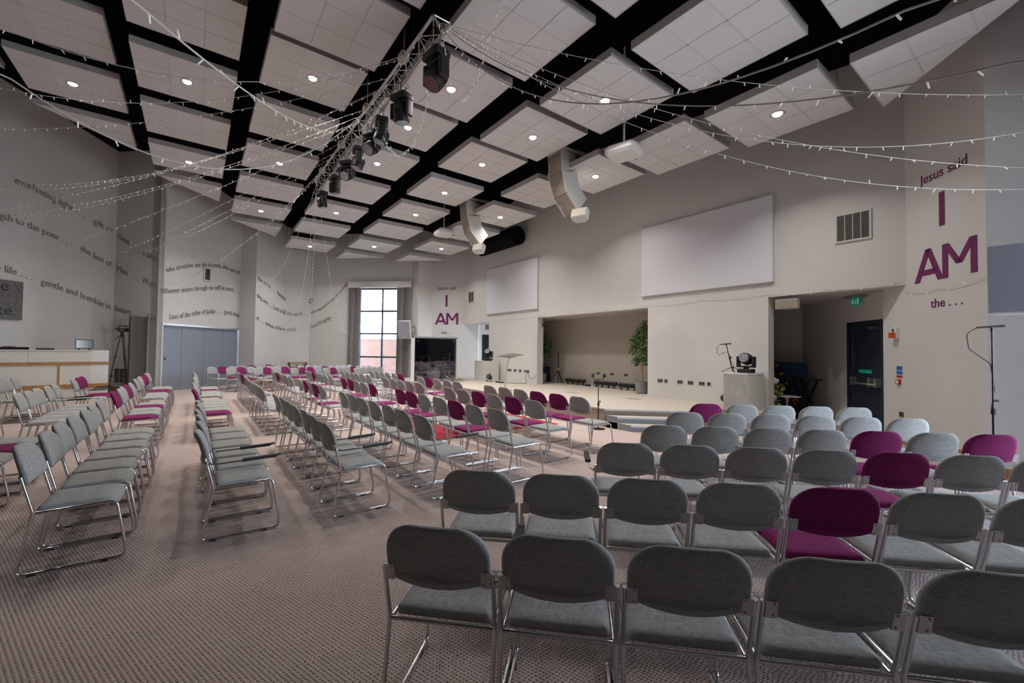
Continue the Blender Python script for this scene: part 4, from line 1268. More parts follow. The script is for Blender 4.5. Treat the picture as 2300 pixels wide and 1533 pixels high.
# ---------------------------------------------------------------- stage wall fittings
def screen(x0, x1, label):
    t = thing('projection_screen', label, 'screen', ((x0 + x1) / 2, YW - 0.035, 3.25), 0, 'projection screens on the stage wall')
    w = (x1 - x0) / 2
    obj('screen_surface', MB().box(-w + 0.02, w - 0.02, -0.035, 0.0, 0.02, 1.955), M_SCREEN, t)
    fr = MB()
    for a in ((-w, w, 0, 0.02), (-w, w, 1.955, 1.975), (-w, -w + 0.02, 0.02, 1.955), (w - 0.02, w, 0.02, 1.955)):
        fr.box(a[0], a[1], -0.035, 0.035, a[2], a[3])
    obj('screen_frame', fr, mat('screen_frame_white', (0.6, 0.6, 0.6), 0.5), t)
screen(-7.52, -4.02, 'large blank white projection screen on the right of the stage wall')
screen(-15.67, -12.16, 'blank white projection screen on the left of the stage wall')

def vent(c, d, n, w, h, label, cols=2, slats=22):
    d = Vector(d); n = Vector(n)
    t = thing('wall_vent', label, 'vent', c, 0)
    fr = MB()
    b = 0.035
    for s0, s1, z0, z1 in ((-w, w, -h, -h + b), (-w, w, h - b, h), (-w, -w + b, -h + b, h - b), (w - b, w, -h + b, h - b)):
        fr.obox(d * ((s0 + s1) / 2) + n * 0.015 + Vector((0, 0, (z0 + z1) / 2)), d * ((s1 - s0) / 2), n * 0.015, (0, 0, (z1 - z0) / 2))
    for k in range(1, cols + 1):
        s = -w + b + (2 * w - 2 * b) * k / (cols + 1)
        fr.obox(d * s + n * 0.018, d * 0.006, n * 0.008, (0, 0, h - b))
    obj('vent_frame', fr, M_VENT, t)
    obj('vent_back', MB().obox(n * 0.003, d * (w - b), n * 0.003, (0, 0, h - b)), M_VENTD, t)
    sl = MB()
    for k in range(slats):
        z = -h + b + (2 * h - 2 * b) * (k + 0.5) / slats
        sl.obox(n * 0.011 + Vector((0, 0, z)), d * (w - b), n * 0.005 + Vector((0, 0, -0.004)), Vector((0, 0, (h - b) / slats * 0.5)))
    obj('vent_slats', sl, M_SLAT, t)
vent((-2.595, YW, 4.17), (1, 0, 0), (0, -1, 0), 0.29, 0.29, 'square slatted air vent high on the stage wall right of the large screen', 3)
vent((-17.05, YW, 4.17), (1, 0, 0), (0, -1, 0), 0.25, 0.27, 'slatted air vent high on the stage wall left of the left screen', 1)
vent((-20.78 + 0.0, -2.02, 0.56), (R2, R2, 0), (R2, -R2, 0), 0.45, 0.29, 'wide slatted air vent low on the wall beside the video camera', 3)
t = thing('wall_hatch', 'small dark wall opening in a white frame above the folding door', 'vent', (-21.317, 0.317, 4.63))
fr = MB()
for s0, s1, z0, z1 in ((-0.17, 0.17, -0.29, -0.23), (-0.17, 0.17, 0.23, 0.29), (-0.17, -0.12, -0.23, 0.23), (0.12, 0.17, -0.23, 0.23)):
    fr.obox(Vector((-R2, R2, 0)) * ((s0 + s1) / 2) + Vector((R2, R2, 0)) * 0.02 + Vector((0, 0, (z0 + z1) / 2)), Vector((-R2, R2, 0)) * ((s1 - s0) / 2), Vector((R2, R2, 0)) * 0.02, (0, 0, (z1 - z0) / 2))
obj('frame', fr, M_VENT, t)
obj('opening', MB().obox(Vector((R2, R2, 0)) * 0.006, Vector((-R2, R2, 0)) * 0.12, Vector((R2, R2, 0)) * 0.006, (0, 0, 0.23)), M_BLACK, t)
tag(obj('duct_box', MB().box(-23.44, -22.9, 3.75, 4.6, 6.65, 7.35), M_CEIL), 'black duct opening at the top of the narrow far end wall', 'duct')
dm = MB().lathe([(0.001, 0), (0.36, 0), (0.36, 2.6), (0.001, 2.6)], (-15.4, 9.85, 6.1), 24, axis=(1, 0, 0))
t = thing('air_duct', 'fat black air duct under the ceiling beside the stage wall', 'duct', (-14.1, 9.85, 6.1))
o = obj('duct_tube', MB().lathe([(0.001, -1.3), (0.36, -1.3), (0.36, 1.3), (0.001, 1.3)], (0, 0, 0), 24, axis=(1, 0, 0)), M_CEIL, t)
obj('duct_hanger', MB().tube([(-0.8, 0, 0.3), (-0.8, 0, ceil_z(-14.9, 9.85) - 6.1)], 0.008, 5).tube([(0.8, 0, 0.3), (0.8, 0, ceil_z(-13.3, 9.85) - 6.1)], 0.008, 5), M_BLACKM, t)

def socket(c, n, w, label, double=True):
    n = Vector(n); d = Vector((-n.y, n.x, 0))
    t = thing('wall_socket', label, 'socket', c, 0, 'steel wall sockets')
    obj('plate', MB().obox(n * 0.006, d * w, n * 0.006, (0, 0, 0.045)), M_SOCK, t)
    ins = MB()
    for s in ((-0.5, 0.5) if double else (0,)):
        ins.obox(n * 0.0125 + d * (s * w), d * (w * 0.28 if double else w * 0.5), n * 0.001, (0, 0, 0.022))
    obj('insert', ins, M_BLACK, t)
xs = [(-6.92, 1), (-6.74, 0), (-6.32, 1), (-6.02, 1), (-5.715, 1), (-5.53, 0)]
for k, (x, db) in enumerate(xs):
    socket((x, YW, 0.86), (0, -1, 0), 0.075 if db else 0.045, 'steel wall socket, %s from the left in the line right of the recess' % ORD[k], db)
xs = [(-14.05, 0), (-13.91, 1), (-13.58, 1), (-13.24, 1), (-12.93, 0), (-12.76, 1)]
for k, (x, db) in enumerate(xs):
    socket((x, YW, 0.86), (0, -1, 0), 0.075 if db else 0.045, 'steel wall socket, %s from the left in the line behind the lectern' % ORD[k], db)
for k, x in enumerate((-10.52, -9.88, -9.28)):
    socket((x, 11.9, 0.86), (0, -1, 0), 0.075, 'steel double socket, %s from the left on the recess back wall' % ORD[k])
socket((-1.92, 10.473, 0.54), (-R2, -R2, 0), 0.05, 'steel socket low on the right lettering wall beside the exit', False)
cb = MB().tube(fillet([(-12.78, YW - 0.03, 0.84), (-12.85, YW - 0.06, 0.62), (-12.8, YW - 0.05, 0.5), (-12.7, YW - 0.1, 0.40), (-12.9, 9.9, 0.398), (-13.4, 9.75, 0.398)], 0.08), 0.008, 6)
tag(obj('power_cable', cb, M_BLACK), 'black cable dropping from the last socket to the stage floor', 'cable')
cb = MB().tube(fillet([(-12.72, YW - 0.03, 0.84), (-12.6, YW - 0.08, 0.62), (-12.4, YW - 0.06, 0.58), (-12.24, YW - 0.04, 0.72)], 0.1), 0.008, 6)
tag(obj('power_cable', cb, M_BLACK), 'black cable looping from the last socket round the recess edge', 'cable')
tag(obj('power_strip', MB().rbox(-13.8, -13.35, 9.55, 9.68, 0.39, 0.435, 0.02), M_BLACK), 'black power strip lying on the stage behind the lectern', 'power strip')

# ---------------------------------------------------------------- loudspeakers and projectors
def line_array(x, y, z, label, g):
    t = thing('line_array_speaker', label, 'loudspeaker', (x, y, z), radians(-8), g)
    obj('flying_frame', MB().box(-0.30, 0.30, -0.05, 0.14, 0.0, 0.10).box(-0.28, -0.20, 0.10, 0.95, 0.01, 0.09).box(0.20, 0.28, 0.10, 0.95, 0.01, 0.09).box(-0.28, 0.28, 0.86, 0.95, 0.01, 0.09), M_SPK, t)
    for sx in (-0.24, 0.24):
        obj('hanging_wire', MB().tube([(sx, 0.5, 0.09), (sx, 0.5, ceil_z(x, y + 0.5) - z)], 0.007, 5), M_BLACKM, t)
    p = Vector((0, 0.0, 0.0)); ang = radians(4)
    for k in range(3):
        ang2 = ang + (0, radians(12), radians(25))[k]
        dn = Vector((0, sin(ang2), -cos(ang2))); bk = Vector((0, cos(ang2), sin(ang2)))
        hh, dp = 0.54, 0.42
        q0, q1 = p, p + dn * hh
        prof = [q0, q1, q1 + bk * dp - dn * 0.09, q0 + bk * dp + dn * 0.09]
        cab = MB()
        for sx in (-1, 1): pass
        vs = [Vector((-0.29, v.y, v.z)) for v in prof] + [Vector((0.29, v.y, v.z)) for v in prof]
        cab.add(vs, [(0, 1, 2, 3), (7, 6, 5, 4), (0, 4, 5, 1), (1, 5, 6, 2), (2, 6, 7, 3), (3, 7, 4, 0)])
        c = obj('speaker_module', cab, M_SPK, t)
        gr = MB().obox((q0 + q1) / 2 - bk * 0.012, (0.265, 0, 0), bk * 0.012, dn * (hh / 2 - 0.008))
        obj('grille', gr, M_GRILLE, c)
        for sx in (-0.282, 0.282):
            cheeks = MB().obox(Vector((sx, 0, 0)) + (q0 + q1) / 2 - bk * 0.02, (0.012, 0, 0), bk * 0.022, dn * hh / 2)
            obj('side_cheek', cheeks, M_SPK, c)
        obj('badge', MB().obox(Vector((-0.24, 0, 0)) + (q0 + q1) / 2 - bk * 0.027, (0.018, 0, 0), bk * 0.003, dn * 0.022), M_SIGNW, c)
        p = q1; ang = ang2
    return t
line_array(-7.98, 7.33, 6.74, 'curved white line array loudspeaker hanging right, nearer the camera', 'hanging line arrays')
line_array(-12.62, 7.33, 6.78, 'curved white line array loudspeaker hanging left, farther away', 'hanging line arrays')

def small_speaker(c, rz, tilt, w, dpt, h, label, g, drop):
    t = thing('small_speaker', label, 'loudspeaker', c, rz, g)
    cab = MB().prism([(-w / 2, -dpt / 2), (w / 2, -dpt / 2), (w / 2, dpt * 0.2), (w * 0.3, dpt / 2), (-w * 0.3, dpt / 2), (-w / 2, dpt * 0.2)], (0, 0, -h / 2), (1, 0, 0), (0, 1, 0), (0, 0, 1), h)
    cb_ = obj('cabinet', cab, M_SPK, t, rot=(tilt, 0, 0))
    obj('grille', MB().box(-w / 2 + 0.012, w / 2 - 0.012, -dpt / 2 - 0.012, -dpt / 2, -h / 2 + 0.012, h / 2 - 0.012), M_GRILLE, cb_)
    br = MB()
    if drop: br.tube(fillet(drop, 0.03), 0.012, 6)
    obj('bracket', br, M_PLATE, t)
    return t
small_speaker((-7.28, 7.55, 5.0), radians(20), radians(-20), 0.40, 0.26, 0.24, 'small white fill speaker hung under the right line array', 'fill speakers under the arrays', [(0, 0, 0.10), (-0.1, 0.0, 0.2), (-0.62, 0.22, 0.36)])
small_speaker((-11.92, 7.55, 5.04), radians(20), radians(-20), 0.40, 0.26, 0.24, 'small white fill speaker hung under the left line array', 'fill speakers under the arrays', [(0, 0, 0.10), (-0.1, 0.0, 0.2), (-0.62, 0.22, 0.36)])
small_speaker((-3.79, YW - 0.03 + 0.15, 2.74), 0, 0, 0.42, 0.24, 0.21, 'cream speaker mounted under the soffit of the right recess', 'recess speakers', [(0, 0.02, 0.08), (0.0, 0.05, 0.14), (0.0, 0.05, 0.18)])
small_speaker((-16.05, YW + 0.40, 2.72), 0, 0, 0.42, 0.24, 0.24, 'cream speaker under the soffit above the left stage door', 'recess speakers', [(0, 0.02, 0.08), (0.0, 0.05, 0.14), (0.0, 0.05, 0.20)])

def wall_speaker(c, rz, tilt, label, drop):
    t = thing('wall_speaker', label, 'loudspeaker', c, rz, 'large speakers on the piers')
    w, dp, h = 0.56, 0.42, 0.84
    cab = MB().prism([(-w / 2, -dp / 2), (w / 2, -dp / 2), (w / 2, 0.02), (w * 0.28, dp / 2), (-w * 0.28, dp / 2), (-w / 2, 0.02)], (0, 0, -h / 2), (1, 0, 0), (0, 1, 0), (0, 0, 1), h)
    c_ = obj('cabinet', cab, M_WHITE, t, rot=(tilt, 0, 0))
    obj('grille', MB().box(-w / 2 + 0.015, w / 2 - 0.015, -dp / 2 - 0.015, -dp / 2, -h / 2 + 0.015, h / 2 - 0.015), mat('grey_mesh_grille', (0.34, 0.35, 0.40), 0.5, noise=0.25, nscale=160), c_)
    bd_ = obj('badge', MB().box(0.02, 0.10, -dp / 2 - 0.019, -dp / 2 - 0.015, -h / 2 + 0.05, -h / 2 + 0.10), M_SIGNW, c_)
    obj('badge_mark', MB().box(0.035, 0.055, -dp / 2 - 0.021, -dp / 2 - 0.019, -h / 2 + 0.062, -h / 2 + 0.088).box(0.065, 0.085, -dp / 2 - 0.021, -dp / 2 - 0.019, -h / 2 + 0.062, -h / 2 + 0.088), M_PLATE, bd_)
    obj('wall_bracket', MB().tube([(0, 0.1, 0.1), drop], 0.025, 8).box(drop[0] - 0.06, drop[0] + 0.06, drop[1] - 0.02, drop[1], drop[2] - 0.1, drop[2] + 0.1), M_PLATE, t)
wall_speaker((-0.36, 8.03, 2.56), radians(4), radians(0), 'large white speaker with grey mesh front on the right pier', (0.0, 0.46, 0.1))
wall_speaker((-19.22, 8.02, 2.62), radians(52), radians(10), 'large white speaker tilted down on the left pier before the curtain', (0.37, 0.22, 0.1))

def projector(c, rz, label):
    t = thing('projector', label, 'projector', c, rz, 'ceiling projectors')
    b_ = obj('body', MB().rbox(-0.35, 0.35, -0.31, 0.31, -0.12, 0.09, 0.12, 6), M_WHITE, t)
    ln = MB().lathe([(0.001, 0), (0.075, 0), (0.075, 0.03), (0.06, 0.035), (0.001, 0.02)], (0.13, 0.305, -0.02), 18, axis=(0, 1, 0))
    obj('lens', ln, M_BLACK, b_)
    obj('vent_slots', MB().box(-0.22, -0.02, 0.307, 0.313, -0.06, 0.03), M_SLAT, b_)
    obj('sensor', MB().box(-0.353, -0.347, 0.1, 0.16, -0.05, -0.02), M_BLACK, b_)
    obj('mount_pole', MB().tube([(0, 0, 0.09), (0, 0, ceil_z(c[0], c[1]) - c[2])], 0.022, 8).lathe([(0.09, 0.085), (0.09, 0.10), (0.03, 0.12)], (0, 0, 0), 12), M_WHITE, t)
projector((-5.80, 7.33, 5.98), radians(14), 'white projector hanging on a pole beside the right line array')
projector((-14.08, 7.33, 6.03), radians(-5), 'white projector hanging on a pole left of the far line array')

# ---------------------------------------------------------------- furniture and kit on the stage
ZS = 0.39
def plinth(x0, x1, y0, y1, z0, z1, label, w):
    t = thing('plinth', label, 'plinth', ((x0 + x1) / 2, (y0 + y1) / 2, z0), 0, 'white plinths on the stage')
    a, b = (x1 - x0) / 2, (y1 - y0) / 2; h = z1 - z0
    obj('body', MB().box(-a, a, -b, b, 0, h - 0.03), M_CREAM, t)
    obj('top', MB().box(-a - 0.008, a + 0.008, -b - 0.008, b + 0.008, h - 0.03, h), M_WHITE, t)
    fp_ = MB()
    if w == 'front':
        fp_.box(-a + 0.01, a * 0.0 - 0.005, -b - 0.006, -b, 0.0, h - 0.04); fp_.box(a * 0.0 + 0.005, a - 0.01, -b - 0.006, -b, 0, h - 0.04)
    else:
        fp_.box(-a - 0.006 + 0.006, -a + 0.012, -b - 0.004, -b, 0, h - 0.04); fp_.box(-a - 0.006, -a, -b + 0.005, b - 0.005, 0, h - 0.04)
    obj('grey_facing', fp_, M_PLAST, t)
plinth(-4.74, -4.22, 9.52, 10.32, ZS, 1.20, 'white plinth at the right of the stage carrying the mic stand', 'front')
plinth(-15.35, -14.55, 9.55, 10.25, ZS, 1.22, 'white plinth by the left stage door carrying a moving head', 'side')
moving_head((-4.40, 9.86, 1.2), 0.0, 1.35, 'black moving head standing on the right stage plinth', 'white', 'moving heads on plinths', 0.92, up=True)
moving_head((-14.85, 9.9, 1.22), 0.6, 1.0, 'black moving head standing on the left stage plinth', 'white', 'moving heads on plinths', 1.0, up=True)

def mic_stand(x, y, z, h, label, boom=0.2, tripod=True, tilt=0.0, rz=0.0, grp='microphone stands'):
    t = thing('microphone_stand', label, 'mic stand', (x, y, z), rz, grp)
    tx = tilt * h
    if tripod:
        for k in range(3):
            a = k * 2 * pi / 3 + 0.4
            obj('leg', MB().tube([(0, 0, 0.13), (0.24 * cos(a), 0.24 * sin(a), 0.012)], 0.008, 6).ball((0.24 * cos(a), 0.24 * sin(a), 0.012), 0.012, 6), M_BLACKM, t)
    else:
        obj('base', MB().lathe([(0.001, 0), (0.14, 0), (0.14, 0.012), (0.05, 0.022), (0.001, 0.022)], (0, 0, 0), 24), M_BLACKM, t)
    p = MB().tube([(0, 0, 0.02), (tx * 0.5, 0, h * 0.5)], 0.013, 8)
    p.tube([(tx * 0.5, 0, h * 0.48), (tx, 0, h)], 0.009, 8)
    p.lathe([(0.013, 0), (0.022, 0.01), (0.022, 0.07), (0.013, 0.08)], (tx * 0.46, 0, h * 0.46), 10)
    obj('pole', p, M_BLACKM, t)
    obj('clutch_knob', MB().tube([(tx * 0.55, 0, h * 0.55), (tx * 0.55 + 0.05, 0, h * 0.55)], 0.014, 8), M_BLACK, t)
    if boom:
        m_ = MB().tube([(tx - boom * 0.55, 0, h + 0.015), (tx + boom * 0.45, 0, h + 0.035)], [0.011, 0.015], 8)
        m_.tube([(tx, 0, h - 0.03), (tx, 0, h + 0.02)], 0.014, 8)
        obj('microphone', m_, M_BLACK, t)
        obj('cable', MB().tube(fillet([(tx - boom * 0.55, 0, h + 0.015), (tx - boom * 0.9, 0.02, h - 0.06), (tx - boom * 0.8, 0.03, h - 0.25), (tx * 0.8 - 0.01, 0.015, h * 0.78), (tx * 0.6 + 0.016, 0.0, h * 0.62), (tx * 0.5 - 0.016, 0, h * 0.5), (0.018, 0, h * 0.3), (0.016, 0, 0.05)], 0.08), 0.005, 6), M_DKRUB, t)
    return t
mic_stand(-0.60, 7.85, 0, 1.96, 'tall black microphone stand wound with cable beside the right pier', 0.26, rz=radians(35))
mic_stand(-4.66, 9.80, 1.20, 0.62, 'short black mic stand leaning on the right stage plinth', 0.22, tilt=-0.22, rz=radians(40))
t = mic_stand(-6.05, 6.85, 0, 1.05, 'black round-base stand with twin microphones before the stage steps', 0, False, rz=radians(40))
mm = MB()
mm.tube([(-0.10, 0, 1.05), (0.10, 0, 1.05)], 0.008, 6)
for sx in (-1, 1):
    mm.tube([(0.10 * sx, 0, 1.04), (0.10 * sx, 0, 1.12)], 0.010, 6)
    mm.lathe([(0.001, -0.02), (0.045, -0.015), (0.045, 0.02), (0.001, 0.03)], (0.12 * sx, 0, 1.13), 12, axis=(sx * 0.8, -0.3, 0.5))
obj('twin_clip', mm, M_BLACK, t)

def uplight(x, y, z, rz, label):
    t = thing('floor_uplight', label, 'stage light', (x, y, z), rz, 'small floor uplights')
    obj('yoke', MB().tube(fillet([(-0.12, -0.1, 0.012), (-0.10, 0, 0.02), (-0.10, 0, 0.17)], 0.02), 0.009, 6).tube(fillet([(0.12, -0.1, 0.012), (0.10, 0, 0.02), (0.10, 0, 0.17)], 0.02), 0.009, 6).box(-0.12, 0.12, -0.012, 0.012, 0, 0.016), M_BLACKM, t)
    c_ = obj('can', MB().lathe([(0.05, -0.11), (0.09, -0.08), (0.10, 0.05), (0.108, 0.06), (0.108, 0.08), (0.095, 0.08)], (0, 0, 0.19), 18, axis=(0, -0.75, 0.55)), M_BLACK, t)
    obj('lens', MB().lathe([(0.001, 0.07), (0.094, 0.07), (0.094, 0.076), (0.001, 0.078)], (0, 0, 0.19), 18, axis=(0, -0.75, 0.55)), mat('dark_lens', (0.16, 0.16, 0.15), 0.15), c_)
uplight(-14.30, 9.62, ZS, radians(20), 'small black floor uplight beside the left stage plinth')
uplight(-4.98, 10.12, ZS, radians(110), 'small black floor uplight beside the right stage plinth')

# acrylic lectern
t = thing('lectern', 'clear acrylic lectern on a thin curved steel stem on the stage', 'lectern', (-10.75, 7.83, ZS))
obj('base', MB().lathe([(0.001, 0), (0.24, 0), (0.24, 0.012), (0.001, 0.014)], (0, 0, 0), 28), M_ACRYL, t)
for dx in (-0.022, 0.022):
    obj('stem', MB().tube([(dx, 0, 0.012), (dx + 0.02, 0, 0.35), (dx + 0.08, 0, 0.7), (dx * 1.6 + 0.20, 0, 1.06)], 0.011, 8), M_CHROME, t)
obj('reading_top', MB().prism([(-0.36, 0), (0.36, 0), (0.36, 0.012), (-0.36, 0.012)], (0.22, -0.26, 1.04), (1, 0, -0.06), (0, 0.25, 0.97), (0.03, 0.95, 0.2), 0.56), M_ACRYL, t)
obj('stem_clamp', MB().box(0.16, 0.26, -0.06, 0.06, 1.05, 1.075), M_PLATE, t)

# potted trees
def potted_tree(x, y, z, htrunk, clumps, seed, label):
    t = thing('potted_tree', label, 'plant', (x, y, z), 0, 'potted artificial trees')
    obj('pot', MB().lathe([(0.15, 0), (0.175, 0.02), (0.20, 0.34), (0.205, 0.36), (0.18, 0.36), (0.175, 0.30), (0.001, 0.30)], (0, 0, 0), 28), M_POT, t)
    tk = MB(); r = random.Random(seed)
    tk.tube([(0.0, 0, 0.28), (0.02, 0.01, 0.55), (-0.015, 0, 0.85), (0.01, 0.01, htrunk)], [0.035, 0.03, 0.03, 0.024], 8)
    tk.tube([(0.03, 0.02, 0.28), (0.0, 0.03, 0.6), (0.03, -0.01, 0.9), (0.0, 0.0, htrunk)], [0.025, 0.024, 0.022, 0.016], 8)
    for c, rad, cnt in clumps:
        tk.tube([(0, 0, htrunk - 0.1), (c[0] * 0.5, c[1] * 0.5, (htrunk + c[2]) / 2), c], [0.014, 0.009, 0.004], 5)
    obj('trunk', tk, M_TRUNK, t)
    lm = MB()
    for k, (c, rad, cnt) in enumerate(clumps):
        leaf_cloud(lm, c, rad, cnt, 0.085, 2, seed * 10 + k, fill=0.0, up=0.35)
    obj('foliage', lm, [M_LEAF, M_LEAF2], t)
potted_tree(-12.95, 11.25, ZS, 1.15, [((-0.12, 0, 1.75), (0.30, 0.28, 0.30), 420), ((0.28, 0, 1.55), (0.24, 0.24, 0.26), 300), ((-0.22, 0, 1.35), (0.24, 0.24, 0.26), 280), ((0.22, 0.0, 1.18), (0.27, 0.25, 0.22), 280), ((0, 0, 1.45), (0.3, 0.3, 0.35), 260), ((-0.02, 0, 2.0), (0.16, 0.14, 0.10), 60)], 3, 'bushy potted tree with a grey pot at the left of the stage recess')
potted_tree(-7.95, 10.95, ZS, 1.05, [((0.05, 0, 1.85), (0.24, 0.24, 0.26), 300), ((-0.22, 0, 1.60), (0.20, 0.22, 0.22), 230), ((0.20, 0, 1.50), (0.24, 0.24, 0.28), 280), ((-0.28, 0, 1.35), (0.16, 0.16, 0.14), 120), ((0.05, 0, 1.15), (0.30, 0.25, 0.22), 300), ((0.28, -0.02, 0.98), (0.18, 0.18, 0.16), 130), ((-0.18, 0, 0.98), (0.16, 0.16, 0.14), 110), ((0.08, 0, 2.1), (0.12, 0.12, 0.14), 60)], 4, 'taller potted tree with a grey pot at the right of the stage recess')

def light_bar(x0, x1, y, label):
    t = thing('light_bar', label, 'stage light', ((x0 + x1) / 2, y, ZS), 0, 'black light bars along the recess')
    w = (x1 - x0) / 2
    b_ = obj('housing', MB().obox((0, 0, 0.15), (w, 0, 0), (0, 0.05, 0.03), (0, -0.02, 0.045)), M_BLACK, t)
    lm = MB()
    for k in range(12):
        lm.lathe([(0.001, 0), (0.026, 0), (0.026, 0.01), (0.001, 0.008)], (-w + (k + 0.5) * 2 * w / 12, -0.045, 0.205), 8, axis=(0, -0.6, 0.8))
    obj('lenses', lm, MATS['dark_lens'], b_)
    for sx in (-0.8, -0.28, 0.28, 0.8):
        obj('foot', MB().box(sx * w - 0.03, sx * w + 0.03, -0.07, 0.07, 0, 0.02).box(sx * w - 0.015, sx * w + 0.015, -0.02, 0.02, 0.02, 0.13), M_BLACKM, t)
light_bar(-11.95, -10.95, 11.65, 'black floor light bar, left one along the stage recess')
light_bar(-10.45, -9.45, 11.62, 'black floor light bar, middle one along the stage recess')
light_bar(-9.25, -8.25, 11.5, 'black floor light bar, right one behind the taller potted tree')
t = thing('wireless_receiver', 'small black box with two aerials between the light bars', 'receiver', (-10.72, 11.55, ZS))
obj('box', MB().rbox(-0.09, 0.09, -0.06, 0.06, 0, 0.06, 0.01), M_BLACK, t)
for sx in (-0.07, 0.07):
    obj('aerial', MB().tube([(sx, 0.04, 0.05), (sx, 0.05, 0.26)], 0.005, 5), M_BLACK, t)
# black speaker stand and case behind the left tree
t = thing('speaker_stand', 'black tripod stand with yellow collar behind the left potted tree', 'stand', (-12.30, 11.55, ZS))
obj('pole', MB().tube([(0, 0, 0.1), (0, 0, 1.25)], 0.018, 8), M_BLACKM, t)
obj('collar', MB().lathe([(0.02, 0), (0.035, 0.01), (0.035, 0.07), (0.02, 0.08)], (0, 0, 0.50), 12), M_YEL, t)
for k in range(3):
    a = k * 2 * pi / 3 - 0.25
    obj('leg', MB().tube([(0, 0, 0.52), (0.40 * cos(a), 0.30 * sin(a), 0.015)], 0.014, 6), M_BLACKM, t)
t = thing('equipment_rack', 'dark equipment rack hidden behind the left recess edge and tree', 'rack', (-13.28, 11.64, ZS))
obj('case', MB().box(-0.25, 0.17, -0.2, 0.2, 0, 0.62), M_BLACK, t)
obj('front_panel', MB().box(-0.22, 0.14, -0.21, -0.2, 0.05, 0.3), mat('dark_red_panel', (0.08, 0.01, 0.012), 0.4), t)
t = thing('ceiling_spot', 'small black spotlight fixed under the soffit at the left of the recess', 'stage light', (-12.12, 10.62, 2.63))
obj('can', MB().lathe([(0.03, -0.1), (0.05, -0.08), (0.055, 0.08), (0.05, 0.09)], (0, 0, 0), 14, axis=(0.8, -0.3, -0.2)), M_BLACK, t)
obj('arm', MB().tube([(0, 0, 0.03), (-0.02, 0.0, 0.29)], 0.01, 6), M_BLACK, t)

# drum kit behind a clear shield
P1d, P2d = Vector((-15.72, 6.98, 0)), Vector((-14.98, 8.44, 0))
dd_ = (P2d - P1d).normalized(); nd = Vector((dd_.y, -dd_.x, 0)); LD = (P2d - P1d).length
t = thing('drum_shield', 'tall clear drum shield booth with dark interior left of the stage', 'drum shield', (*((P1d + P2d) / 2).to_tuple()[:2], ZS))
c0 = (P1d + P2d) / 2
hS = 1.72
DEP = 1.75
def DS(s, dpt, z): return dd_ * s - nd * dpt + Vector((0, 0, z))
for s0, s1 in ((-LD / 2, 0.0), (0.0, LD / 2)):
    obj('glass_panel', MB().obox(DS((s0 + s1) / 2, 0, hS / 2), dd_ * ((s1 - s0) / 2 - 0.004), nd * 0.004, (0, 0, hS / 2)), M_SHIELD, t)
obj('side_glass', MB().obox(DS(LD / 2, DEP / 2, hS / 2), nd * (DEP / 2), dd_ * 0.004, (0, 0, hS / 2)), M_SHIELD, t)
obj('corner_post', MB().obox(DS(-LD / 2 - 0.07, 0, hS / 2), dd_ * 0.07, nd * 0.02, (0, 0, hS / 2)), M_WHITE, t)
obj('corner_post', MB().obox(DS(LD / 2, 0, hS / 2), dd_ * 0.012, nd * 0.012, (0, 0, hS / 2)), M_PLATE, t)
obj('roof_panel', MB().obox(DS(0, DEP / 2, hS + 0.03), dd_ * (LD / 2 + 0.05), nd * (DEP / 2 + 0.03), (0, 0, 0.03)), mat('booth_roof_grey', (0.25, 0.26, 0.28), 0.6), t)
bk = MB().obox(DS(0, DEP, hS / 2), dd_ * (LD / 2), nd * 0.03, (0, 0, hS / 2))
obj('back_panel', bk, M_FOAM, t)
obj('side_panel', MB().obox(DS(-LD / 2, DEP / 2, hS / 2), nd * (DEP / 2), dd_ * 0.03, (0, 0, hS / 2)), M_FOAM, t)
obj('hinge_clip', MB().ball(DS(-LD / 2 + 0.12, -0.01, hS - 0.1), 0.02, 8).ball(DS(LD / 2 - 0.10, -0.01, hS - 0.1), 0.02, 8), M_PLATE, t)
tag(obj('drum_mat', MB().obox(c0 + DS(0, DEP / 2, ZS + 0.004), dd_ * (LD / 2 - 0.06), nd * (DEP / 2 - 0.05), (0, 0, 0.004)), mat('black_mat', (0.015, 0.016, 0.02), 0.9)), 'black mat on the floor of the drum booth', 'mat')

